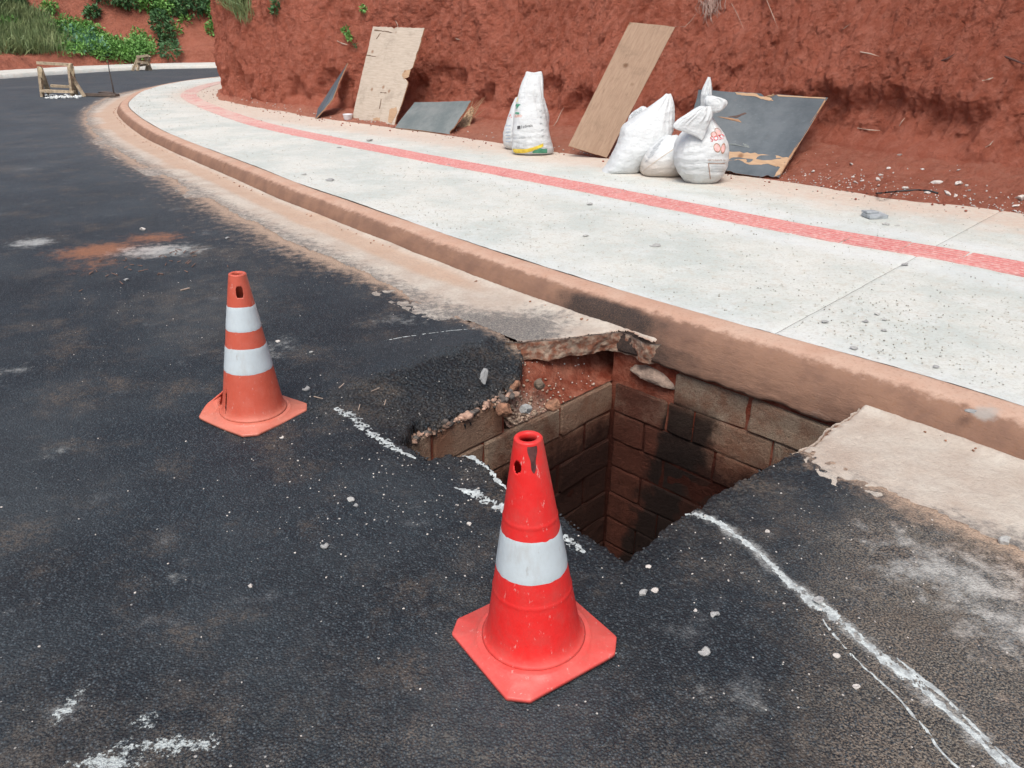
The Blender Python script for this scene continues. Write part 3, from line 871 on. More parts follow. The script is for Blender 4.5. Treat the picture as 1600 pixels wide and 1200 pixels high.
# hollows scooped at the foot
cav = sstep(-.55, .15, fbm(SS*2.5+HH*1.0, HH*.5, 90, 3))
amp = np.interp(s, [0, 4, 9, 11, 30], [.14, .15, .16, .15, .10])[:, None]
ctop = .45+.28*fbm(SS*1.5, SS*0, 92, 3)
off += 1.15*amp*cav*sstep(ctop+.16, ctop-.16, HH)
off += .07*np.maximum(0, fbm(SS*4.5, HH*1.6, 94, 3))*sstep(1.1, .1, HH)*sstep(-.05, .1, HH)
off += .25*np.exp(-((fc[:, 0]-2.0)**2+(fc[:, 1]-11.0)**2)/.55)[:, None]*sstep(0, .8, HH)
off = np.where(HH < .2, off*sstep(-.01, .2, HH), off)
fx = fc[:, None, 0]+fn[:, None, 0]*off; fy = fc[:, None, 1]+fn[:, None, 1]*off
fz = zf[:, None]+HH+.02*fbm(SS*10, HH*10, 95, 3)
face = np.stack([fx, fy, fz], -1)
# plateau beyond the crest
pl_ = []
for dxx, dz in ((1.5, .25), (5, .8), (14, 1.6), (30, 2)):
    q = face[:, -1].copy(); q[:, 0] += fn[:, 0]*dxx; q[:, 1] += fn[:, 1]*dxx; q[:, 2] += dz; pl_.append(q)
P = np.concatenate([sh, face, np.stack(pl_, 1)], 1)
pale = np.zeros(P.shape[:2]); pale[:, :nS] = .55+.35*(1-tS)[None]*(SS[:, :1] > 9)
pale[:, nS:nS+nH] = .25*np.clip(fbm(SS*.5, HH*.6, 99, 3)+.3, 0, 1)
me = gridmesh('earth_bank', P, None, dict(pale=pale), flip=True)
bank = props(link('earth_bank', me, EARTH), kind='structure', label='steep cut bank of raw red earth beside the sidewalk')
# pushed ridge of loose soil that hides slab end
BANKP = face.reshape(-1, 3)
bvh_bank = BVHTree.FromPolygons([tuple(v) for v in P[::2, ::2].reshape(-1, 3)],
    [(i*P[::2, ::2].shape[1]+j, (i+1)*P[::2, ::2].shape[1]+j, (i+1)*P[::2, ::2].shape[1]+j+1, i*P[::2, ::2].shape[1]+j+1) for i in range(P[::2, ::2].shape[0]-1) for j in range(P[::2, ::2].shape[1]-1)])
CAMV = Vector((0, 0, CAMH))
def on_bank(px, py, up=0.0):
    d = (PY(px, py, 5)-CAMV).normalized()
    h = bvh_bank.ray_cast(CAMV, d)
    return (h[0]-d*up) if h[0] else PY(px, py, 12)

# ------------------------------------------------------------------ far sidewalk and far bank
ol = arclen(OUT)[-1]
s2 = np.arange(0, ol, .3)
oc = resample(OUT, s2); on = -normals2(oc)
def strip(ns, zs):
    P = np.zeros((len(s2), len(ns), 3))
    for k, (a, z) in enumerate(zip(ns, zs)):
        P[:, k, 0] = oc[:, 0]+on[:, 0]*a; P[:, k, 1] = oc[:, 1]+on[:, 1]*a; P[:, k, 2] = z
    return P
me = gridmesh('far_sidewalk', strip([0, .03, .16, 2.3], [-.02, .13, .15, .16]), None, dict(soil=.55, fresh=0.0), smooth=False)
props(link('far_sidewalk', me, SIDE), kind='structure', label='pale sidewalk along the outer side of the bend')
s3 = np.arange(0, ol, .16)
oc = resample(OUT, s3); on = -normals2(oc)
hv = np.linspace(0, 1, 120)
LL, TT = np.meshgrid(s3, hv, indexing='ij')
dist = 1.9+TT*11
mound = .55*sstep(0, .07, TT)*(1+.3*fbm(LL*.5, LL*0, 110, 3))
zz = .13+mound+ sstep(.09, .85, TT)*7.5*(1+.12*fbm(LL*.25, TT*2, 111, 3))
gul = fbm(LL*.45+TT*2.5, TT*1.2, 112, 4)
dist = dist + .9*gul*sstep(.1, .3, TT) + .15*fbm(LL*2.5, TT*9, 113, 3)
P = np.stack([oc[:, None, 0]+on[:, None, 0]*dist, oc[:, None, 1]+on[:, None, 1]*dist, zz+.12*fbm(LL*2, TT*20, 114, 3)*sstep(0, .05, TT)], -1)
ext = P[:, -1:].copy(); ext[:, 0, 0] += on[:, 0]*30; ext[:, 0, 1] += on[:, 1]*30; ext[:, 0, 2] += 6
PF = np.concatenate([P, ext], 1)
me = gridmesh('far_bank', PF, None, dict(pale=0.0))
props(link('far_bank', me, EARTHF), kind='structure', label='far red earth slope rising behind the bend')
bvh_far = BVHTree.FromPolygons([tuple(v) for v in PF.reshape(-1, 3)], [(i*121+j, (i+1)*121+j, (i+1)*121+j+1, i*121+j+1) for i in range(len(s3)-1) for j in range(120)])
def on_far(px, py):
    d = (PY(px, py, 5)-CAMV).normalized()
    h = bvh_far.ray_cast(CAMV, d)
    return h[0] if h[0] else PY(px, py, 38)

#@@PART2
# ------------------------------------------------------------------ masonry pit
r2 = math.sqrt(.5)
def AB(a, b, z=0.0): return ((a-b)*r2, (a+b)*r2, z)
AW, BW, AN, BR = WA*r2, WB*r2, 1.60, 1.12
PITZ = -2.15
pit = empty('drain_pit', AB((AW+AN)/2, (BW+BR)/2, -.1), label='square concrete block drain pit opened in the road at the foot of the kerb', cat='drain pit')
def block_mesh(seed, L, H=.192, T=.13):
    r = random.Random(seed)
    nx, nz = 5, 3
    V = []; F = []
    c = .007
    xs = [-L/2, -L/2+c*1.6, 0, L/2-c*1.6, L/2]; zs = [0, c*1.6, H/2, H-c*1.6, H]
    for k, z in enumerate(zs):
        for i, x in enumerate(xs):
            e = (i in (0, 4)) or (k in (0, 4)); cr = (i in (0, 4)) and (k in (0, 4))
            y = (c if e else 0)+(c if cr else 0)+r.uniform(-.005, .005)+(r.uniform(0, .03) if cr and r.random() < .6 else 0)
            V.append((x+r.uniform(-.002, .002)*(1+e), y, z+r.uniform(-.002, .002)*(1+e)))
    for k in range(4):
        for i in range(4): F.append((k*5+i, k*5+i+1, (k+1)*5+i+1, (k+1)*5+i))
    b = len(V)
    V += [(-L/2, T, 0), (L/2, T, 0), (L/2, T, H), (-L/2, T, H)]
    F += [tuple([4*5+i for i in range(5)]+[b+2, b+3]), tuple([i for i in range(4, -1, -1)]+[b, b+1]),
          tuple([k*5+4 for k in range(5)][::-1]+[b+1, b+2][::1])[::-1], tuple([k*5 for k in range(5)]+[b+3, b])[::-1]]
    return pymesh('block', V, F)
BM = {}
def bmesh_for(L, i):
    key = (round(L, 2), i % 4)
    if key not in BM:
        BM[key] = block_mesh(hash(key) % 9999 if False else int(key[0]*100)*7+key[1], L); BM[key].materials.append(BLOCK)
    return BM[key]
rb = random.Random(8)
def lay(wall, u0, u1, ztop, fwd=0.0):
    u0 += rb.uniform(0, .009); u1 -= rb.uniform(0, .009)
    L = u1-u0; uc = (u0+u1)/2
    if wall == 'left': p = AB(uc, BW, 0); th = 45
    elif wall == 'kerb': p = AB(AW, BW-uc, 0); th = -45
    elif wall == 'near': p = AB(AN, BR+uc, 0); th = 135
    else: p = AB(AW-uc, BR, 0); th = -135
    off = rb.uniform(-.009, .008)+fwd
    t = R(th); out = Vector((-math.sin(t), math.cos(t), 0))
    pos = Vector((p[0], p[1], ztop-.192))+out*off
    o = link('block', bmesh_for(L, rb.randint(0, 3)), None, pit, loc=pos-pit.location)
    o.rotation_euler = (rb.uniform(-.02, .02), rb.uniform(-.014, .014), t+rb.uniform(-.018, .018))
    return o
CH, PL = .1985, .49
g = .004
for c in range(10):
    zt = -.152-c*CH
    # left wall, u is the distance a
    if c == 0: js_ = [1.60, 2.06, 2.55]
    elif c == 1: js_ = [1.60, 2.03, 2.40, 3.01, AW-.004]
    else:
        o_ = 3.25 if c % 2 == 0 else 3.01
        js_ = sorted([AW-.004, o_, o_-PL, o_-2*PL] + [o_-3*PL if o_-3*PL > 1.66 else 1.6]); js_[0] = 1.6
    for a, b in zip(js_[:-1], js_[1:]): lay('left', a+g, b-g, zt+.0)
    # wall under the kerb, u from the corner
    if c == 0: js_ = [.43, .90, 1.40]
    elif c == 1: js_ = [.008, .40, .585, 1.07, 1.49]
    else:
        o_ = .25 if c % 2 == 0 else .40
        js_ = [.008, o_, o_+PL, o_+2*PL, 1.49]
    for a, b in zip(js_[:-1], js_[1:]): lay('kerb', a+g+(.006 if c == 0 else 0), b-g, zt+(.0 if c else 0), -.006 if c == 0 else 0)
    for w_, ln in (('near', 1.48), ('side', 1.88)):
        st = 0 if c % 2 else -.245
        k = 0
        while st+k*PL < ln-.05:
            a = max(.006, st+k*PL); b = min(ln, st+(k+1)*PL)
            if b-a > .06: lay(w_, a+g, b-g, zt-(0 if c else .03))
            k += 1
# mortar and soil behind the blocks
def wallgrid(fn, u0, u1, z0, z1, nm):
    us = np.linspace(u0, u1, 60); zs = np.linspace(z0, z1, 90)
    P = np.zeros((60, 90, 3))
    U, Z_ = np.meshgrid(us, zs, indexing='ij')
    dpt = .010+.007*fbm(U*9, Z_*9, hash(nm) % 7 if False else len(nm), 3)
    P[..., 0], P[..., 1] = fn(U, dpt); P[..., 2] = Z_
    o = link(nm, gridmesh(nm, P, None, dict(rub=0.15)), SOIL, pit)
wallgrid(lambda U, D: ((U-(BW+D))*r2, (U+(BW+D))*r2), AN-.02, AW+.02, PITZ, -.36, 'mortar_bed')
wallgrid(lambda U, D: ((U-(BW+D))*r2, (U+(BW+D))*r2), AN-.1, 2.56, -.37, -.165, 'mortar_bed')
wallgrid(lambda U, D: ((AW+D-(BW-U))*r2, (AW+D+(BW-U))*r2), -.02, 1.52, PITZ, -.10, 'mortar_bed')
wallgrid(lambda U, D: ((AN-D-(BR+U))*r2, (AN-D+(BR+U))*r2), -.02, 1.52, PITZ, -.09, 'mortar_bed')
wallgrid(lambda U, D: ((AW-U-(BR-D))*r2, (AW-U+(BR-D))*r2), -.02, 1.9, PITZ, -.09, 'mortar_bed')
u = np.linspace(AN-.05, AW+.05, 60); v = np.linspace(BR-.05, BW+.05, 50)
U, V_ = np.meshgrid(u, v, indexing='ij')
P = np.stack([(U-V_)*r2, (U+V_)*r2, PITZ+.08+.10*fbm(U*3, V_*3, 120, 4)], -1)
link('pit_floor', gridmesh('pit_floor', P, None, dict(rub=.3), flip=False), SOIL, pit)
# broken piece of mortar bridging the corner of the top course
def rubble(name, seed, size, sub=3):
    bm = bmesh.new(); bmesh.ops.create_icosphere(bm, subdivisions=sub, radius=1)
    r = np.random.RandomState(seed)
    k = r.normal(size=(9, 3)); k /= np.linalg.norm(k, axis=1, keepdims=True); lim = r.uniform(.55, .9, 9)
    for v in bm.verts:
        c = np.array(v.co)
        m = k@c
        for a, l_, q in zip(m, lim, k):
            if a > l_: c = c-q*(a-l_)
        c *= 1+.06*math.sin(9*c[0]+seed)*math.cos(7*c[1])
        v.co = Vector(c)*Vector(size) if False else Vector((c[0]*size[0], c[1]*size[1], c[2]*size[2]))
    me = bpy.data.meshes.new(name); bm.to_mesh(me); bm.free()
    return me
p = Vector(AB(AW+.035, BW-.25, -.225))
o = link('broken_mortar', rubble('broken_mortar', 3, (.20, .08, .06)), simple('old_mortar', (.26, .19, .15), .95, .3, 20, .012), pit, loc=p-pit.location)
o.rotation_euler = (.1, .15, R(-45))
# soil ledge between wall and gutter slab
x = np.arange(-1.0, 1.6, .011); y = np.arange(3.0, 5.2, .011)
Xl, Yl = np.meshgrid(x, y, indexing='ij')
bl_ = (Yl-Xl-WB)*r2; al_ = (Xl+Yl)*r2
lowtop = sstep(2.50, 2.66, al_+.04*fbm(Yl*9, Xl*9, 131, 2))
zt = -.165-.175*lowtop
Zl = zt+(-.125-zt)*sstep(.02, .30, bl_)+.012*fbm(Xl*9, Yl*9, 130, 4)*sstep(-.01, .08, bl_)+.01*fbm(Xl*33, Yl*33, 132, 3)*sstep(-.01, .05, bl_)
Zl = np.where(al_ > 3.5, np.minimum(Zl, -.135), Zl)
ins = (bl_ > .004) | (al_ > AW+.005)
ins &= (al_ < 3.75)
keep = ins[:-1, :-1] & ins[1:, 1:] & ins[1:, :-1] & ins[:-1, 1:]
rub = np.clip(np.exp(-((al_-2.62)/.36)**2)*sstep(.26, .05, bl_)*1.2, 0, 1)
link('soil_ledge', gridmesh('soil_ledge', np.stack([Xl, Yl, Zl], -1), keep, dict(rub=rub)), SOIL, pit)
def soil_z(x, y):
    b = (y-x-WB)*r2; a = (x+y)*r2
    z0 = -.165-.175*float(sstep(2.5, 2.66, np.array(a)))
    return z0+(-.125-z0)*float(sstep(.02, .30, np.array(b)))
parts = []
rg = random.Random(31)
SM = [rubble('stone', 40+i, (1, rg.uniform(.65, .95), rg.uniform(.45, .7)), 1) for i in range(8)]
def scatter(name, pts, mats, parent=None, **k):
    """many tiny stones as one mesh; pts: (x, y, z, size)"""
    vs = [np.array([v.co[:] for v in m.vertices]) for m in SM]; fs = [np.array([p.vertices[:] for p in m.polygons]) for m in SM]
    V = []; F = []; n = 0
    for (x, y, z, sz) in pts:
        i = rg.randrange(8); a = rg.uniform(0, 6.28); c, s_ = math.cos(a), math.sin(a)
        v = vs[i]*sz
        V.append(np.stack([v[:, 0]*c-v[:, 1]*s_+x, v[:, 0]*s_+v[:, 1]*c+y, v[:, 2]+z], -1)); F.append(fs[i]+n); n += len(v)
    V = np.concatenate(V); F = np.concatenate(F)
    me = bpy.data.meshes.new(name)
    me.vertices.add(len(V)); me.vertices.foreach_set('co', V.astype(np.float32).ravel())
    me.loops.add(F.size); me.loops.foreach_set('vertex_index', F.astype(np.int32).ravel())
    me.polygons.add(len(F)); me.polygons.foreach_set('loop_start', np.arange(0, F.size, 3, dtype=np.int32)); me.polygons.foreach_set('loop_total', np.full(len(F), 3, dtype=np.int32))
    me.update(calc_edges=True)
    return props(link(name, me, mats, parent), **k)
pts = []
for _ in range(420):
    a = rg.gauss(2.62, .22); b = BW+abs(rg.gauss(.03, .09))+.01
    x, y, _z = AB(a, b); pts.append((x, y, soil_z(x, y)+.008, rg.uniform(.004, .016)))
scatter('rubble', pts, simple('mixed_rubble', (.38, .28, .21), .95, .5, 30, .01), pit, kind='stuff')
pts = [(*AB(rg.uniform(2.5, 3.4), BW+rg.uniform(.03, .3))[:2],) for _ in range(120)]
scatter('rubble', [(x, y, soil_z(x, y)+.004, rg.uniform(.003, .009)) for x, y in pts], WSTONE, pit, kind='stuff')
for px, py, z, sz, mt in ((868-5, 632, -.2, .045, BROWN), (806, 603, -.12, .04, BROWN), (822, 640, -.2, .035, STONE), (790, 640, -.15, .05, BROWN), (845, 600, -.18, .04, simple('clod', (.2, .15, .11), .95, .4, 20, .02))):
    q = G(px, py, z); o = link('loose_chunk', rubble('loose_chunk', px, (sz, sz*.8, sz*.9)), mt, pit, loc=Vector((q[0], q[1], z))-pit.location)
pts = []
p2 = []
for _ in range(420):
    a = rg.uniform(1.72, 2.64); q_ = abs(rg.gauss(0, .05)); x, y, _z = AB(a, BW+q_-.01); sz = rg.choice((.006, .009, .012, .018, .03))*rg.uniform(.7, 1.2)
    (pts if rg.random() < .55 else p2).append((x, y, -.152+.10*q_+rg.uniform(-.012, .006)+sz*.3, sz))
scatter('rubble', pts, simple('mortar_rubble', (.33, .21, .155), .95, .6, 18, .01), pit, kind='stuff')
scatter('rubble', p2, simple('dark_rubble', (.10, .085, .075), .95, .6, 18, .01), pit, kind='stuff')
# asphalt crumbs along the broken rim
pts = []
rim = np.array(hole_asph[:34])
for i in range(len(rim)-1):
    L = np.linalg.norm(rim[i+1]-rim[i])
    for _ in range(int(L*420)):
        t = rg.random(); q = rim[i]*(1-t)+rim[i+1]*t + np.array([rg.gauss(0, .07), rg.gauss(0, .07)])
        if inside(np.array([q[0]]), np.array([q[1]]), hole_asph)[0]: continue
        pts.append((q[0], q[1], float(road_height(np.array(q[0]), np.array(q[1])))+.008, rg.uniform(.002, .008)))
for _ in range(2600):
    x, y = rg.uniform(-1.0, .05), rg.uniform(3.1, 4.1)
    if inside(np.array([x]), np.array([y]), hole_asph)[0]: continue
    if (y-x-WB)*r2 > .5: continue
    pts.append((x, y, float(road_height(np.array(x), np.array(y)))+.008, rg.uniform(.003, .010)))
scatter('asphalt_crumbs', pts, DSTONE, None, kind='stuff', label='loose black asphalt crumbs around the broken rim of the pit')
def rz(x, y): return float(road_height(np.array(float(x)), np.array(float(y))))+.006
pts = []
for _ in range(620):
    t = rg.random()
    if t < .5: x, y = rg.gauss(-.35, .45), rg.gauss(2.75, .35)
    elif t < .7: x, y = rg.gauss(.9, .5), rg.gauss(2.1, .35)
    else: x, y = rg.uniform(-3, 1.2), rg.uniform(1.3, 5.5)
    if inside(np.array([x]), np.array([y]), hole_asph)[0] or y < 1.2 or x+y > 4.1: continue
    pts.append((x, y, rz(x, y)+.001, rg.uniform(.002, .0062)))
scatter('asphalt_grit', pts, WSTONE, None, kind='stuff', label='pale grit scattered over the dark asphalt')

# ------------------------------------------------------------------ white paint on the asphalt
def ribbon(pts, name, seed=0, lift=.0008, rough=.55, **k):
    c = spline([(*G(x, y), w) for x, y, w in pts], .004)
    L = arclen(c); n2 = normals2(c); w = c[:, 2]
    nl = 15
    c[:, 2] *= 1.25 if seed in (1, 2, 3) else .9
    a = w*(1+rough*fbm(L*45, L*0, 200+seed, 4)); b = w*(1+rough*fbm(L*45, L*0+5, 230+seed, 4))
    tt_ = np.linspace(-1, 1, nl)
    P = np.zeros((len(c), nl, 3))
    for j, t in enumerate(tt_):
        o_ = np.where(t < 0, a, b)*t
        P[:, j, 0] = c[:, 0]+n2[:, 0]*o_; P[:, j, 1] = c[:, 1]+n2[:, 1]*o_
    P[..., 2] = road_height(P[..., 0], P[..., 1])+.006+lift-.0012*np.abs(tt_)[None]**3 + .0006*fbm(P[..., 0]*90, P[..., 1]*90, 250, 2)
    hol = fbm(P[..., 0]*38, P[..., 1]*38, 260+seed, 4, .7) + .25*(1-np.abs(tt_))[None] > -.22
    kp_ = hol[:-1, :-1] & hol[1:, 1:]
    return props(link(name, gridmesh(name, P, kp_), PAINT), kind='structure', **k)
ribbon([(524, 637, .012), (540, 645, .026), (560, 658, .024), (585, 680, .020), (605, 694, .020), (628, 709, .012), (650, 719, .004)], 'painted_line', 1, label='white paint streak ending at the left corner of the pit')
ribbon([(710, 765, .002), (728, 770, .013), (750, 779, .020), (775, 793, .020), (800, 806, .014), (812, 812, .004)], 'painted_line', 2, label='short white paint streak behind the near cone')
ribbon([(872, 838, .003), (885, 846, .016), (900, 857, .014), (914, 867, .004)], 'painted_line', 3, label='white paint smear between the near cone and the pit')
ribbon([(1070, 806, .004), (1092, 808, .017), (1125, 822, .016), (1170, 855, .013), (1215, 897, .014), (1245, 923, .022), (1275, 945, .034), (1300, 965, .032), (1330, 990, .020), (1365, 1018, .018), (1405, 1050, .026), (1435, 1072, .022), (1465, 1100, .012),
        (1510, 1140, .010), (1545, 1172, .015), (1580, 1205, .014), (1640, 1260, .012)], 'painted_line', 4, label='long white paint trail running from the pit to the bottom right')
ribbon([(1400, 1030, .004), (1440, 1062, .010), (1480, 1095, .006), (1530, 1145, .006), (1565, 1180, .008), (1600, 1212, .008), (1650, 1260, .006)], 'painted_line', 5, label='narrow white paint branch right of the long trail')
ribbon([(1285, 970, .003), (1305, 998, .006), (1345, 1040, .004), (1400, 1090, .004), (1440, 1135, .006), (1470, 1175, .004), (1510, 1215, .005)], 'painted_line', 6, .0016, label='thin faint paint branch left of the long trail')
ribbon([(722, 716, .004), (738, 719, .011), (752, 727, .010), (766, 740, .009), (778, 755, .010), (790, 766, .006), (800, 774, .003)], 'painted_line', 7, .004, .9, label='white crust along the broken rim behind the near cone')
ribbon([(600, 534, .004), (650, 525, .006), (700, 518, .004), (742, 514, .003)], 'painted_line', 8, .0008, .9, label='faint pale scratch on the asphalt above the sagging edge')

# ------------------------------------------------------------------ traffic cones
def traffic_cone(cx, cy, rot, tilt, label, bodyM, bandM, bands, holes, seams, flap=0):
    root = empty('traffic_cone', (cx, cy, rz(cx, cy)), label=label, cat='traffic cone', group='traffic cones around the pit')
    def rad(z): return .140-(.140-.0375)*(z-.03)/.67
    na_ = 200
    th = np.linspace(0, 2*math.pi, na_, endpoint=False)   # 0 faces the camera side (-Y), increasing towards +X
    zs = np.unique(np.concatenate([np.linspace(.03, .694, 134), [.697, .699]]))
    rr_ = rad(zs)
    for sz in seams: rr_ = rr_+.0016*np.exp(-((zs-sz)/.004)**2)
    rr_ = rr_+.012*np.exp(-(zs-.03)/.012)
    T, Zz = np.meshgrid(th, zs, indexing='ij')
    Rr = np.broadcast_to(rr_[None], T.shape)*(1+.004*np.sin(2*T+seed_c[0]))
    P = np.stack([Rr*np.sin(T), -Rr*np.cos(T), Zz], -1)
    # rolled top lip
    lip = [(.0375, .700), (.035, .703), (.030, .704), (.0245, .703), (.0225, .699), (.0222, .680)]
    Lp = np.stack([np.stack([r_*np.sin(th), -r_*np.cos(th), np.full(na_, z_)], -1) for r_, z_ in lip], 1)
    P = np.concatenate([P, Lp], 1)
    keep = np.ones((na_, P.shape[1]-1), bool)
    zc = (zs[:-1]+zs[1:])/2
    tc = th+math.pi/na_
    for (t0, z0, w_, h_, pw) in holes:
        d = (tc[:, None]-R(t0)+math.pi) % (2*math.pi)-math.pi
        dx = d*rad(z0)/(w_/2); dz = (zc[None]-z0)/(h_/2)
        inn = np.abs(dx)**pw+np.abs(dz)**pw < 1
        keep[:, :len(zc)] &= ~inn
    me = gridmesh('body', P, keep, None, wrap=True)
    body = link('body', me, bodyM, root, loc=(0, 0, 0))
    sm = body.modifiers.new('s', 'SOLIDIFY'); sm.thickness = .0028; sm.offset = -1
    # base plate
    th2 = np.linspace(0, 2*math.pi, 256, endpoint=False)
    def octr(t, side=.208, cut=.158):
        c, s_ = abs(math.cos(t)), abs(math.sin(t))
        return min(side/max(c, s_), (side+cut-.0)/ (c+s_) *1.0 if True else 9)
    ro = np.array([octr(t) for t in th2])
    pr = [(1, .0), (1, .010), (.985, .0135), ('c', .186, .0155), ('c', .182, .0225), ('c', .174, .026), ('c', .160, .0275), ('c', .150, .031), ('c', .141, .040)]
    P = np.zeros((256, len(pr), 3))
    for k, q in enumerate(pr):
        r_ = ro*q[0] if q[0] != 'c' else np.full(256, q[1]); z_ = q[-1]
        P[:, k, 0] = r_*np.cos(th2); P[:, k, 1] = r_*np.sin(th2); P[:, k, 2] = z_
    rad_ = np.hypot(P[..., 0], P[..., 1]); ang = np.arctan2(P[..., 1], P[..., 0])+rot
    warp = .004*np.sin(2*ang+1)*sstep(.17, .25, rad_)
    P[..., 2] += np.abs(warp)
    if flap:
        for fa, hgt, wd in flap:
            da = (ang-R(fa)+math.pi) % (2*math.pi)-math.pi
            f_ = np.exp(-(da/wd)**2)*sstep(.165, .235, rad_)
            P[..., 2] += hgt*f_; sc = 1-.22*f_*(hgt/.06)
            P[..., 0] *= sc; P[..., 1] *= sc
    base = link('base_plate', gridmesh('base_plate', P, None, None, wrap=True), bodyM, root, loc=(0, 0, 0))
    base.rotation_euler = (0, 0, rot)
    base.scale = (.93, .93, 1)
    em = base.modifiers.new('s', 'SOLIDIFY'); em.thickness = .003; em.offset = -1
    for (z0, z1) in bands:
        zb = np.linspace(z0, z1, 14)
        T, Zz = np.meshgrid(th, zb, indexing='ij')
        ev = .0011+0*Zz; ev[:, 0] = .0; ev[:, -1] = .0
        Rr = (rad(Zz)+ev)*(1+.004*np.sin(2*T+seed_c[0]))+.0003*noise2(T*6, Zz*60, 5)
        Zz = Zz+.0012*np.sin(T*3+z0*30)
        P = np.stack([Rr*np.sin(T), -Rr*np.cos(T), Zz], -1)
        link('reflective_band', gridmesh('reflective_band', P, None, None, wrap=True), bandM, root, loc=(0, 0, 0))
    root.rotation_euler = (tilt[0], tilt[1], 0)
    root.scale = (1, 1, .965)
    return root, rad
seed_c = [0.3]
CM1 = mk_cone('red_cone_plastic', (.74, .022, .020), (.58, .16, .13), (.50, .085, .072))
CM2 = mk_cone('faded_orange_plastic', (.54, .095, .055), (.56, .25, .18), (.60, .17, .12))
near, rad = traffic_cone(.064, 1.735, R(33.7), (0, R(-1.9)), 'bright red traffic cone with one white band, in front of the open pit', CM1, mk_band('white_reflective'), [(.288, .418)],
             [(-40, .632, .026, .034, 2.0)], (.46, .214), [(0, .0, 1)])
# dark scorched notch under the rim of the near cone
V = []; F = []
nn_ = 14
for i in range(nn_):
    t = i/(nn_-1); z_ = .695-.075*t; wd_ = (1-t)**.7*.5+.06*math.sin(9*t)
    for j in range(5):
        a = R(14)+(j/4-.5)*wd_*1.3-.18*t*0
        r_ = .0375+(.70-z_)*.153+.0012; V.append((r_*math.sin(a), -r_*math.cos(a), z_))
for i in range(nn_-1):
    for j in range(4): F.append((i*5+j, i*5+j+1, (i+1)*5+j+1, (i+1)*5+j))
link('scorch_mark', pymesh('scorch_mark', V, F, True), simple('scorched_plastic', (.09, .03, .028), .6, .4, 60), near, loc=(0, 0, 0))
left, _ = traffic_cone(-1.21, 3.21, R(58), (0, R(1.9)), 'faded orange traffic cone with two white bands and a bent base', CM2, mk_band('aged_white_reflective'), [(.447, .560), (.248, .368)],
             [(20, .628, .030, .050, 4), (-44, .105, .011, .12, 2)], (), [(168, .10, .30)])

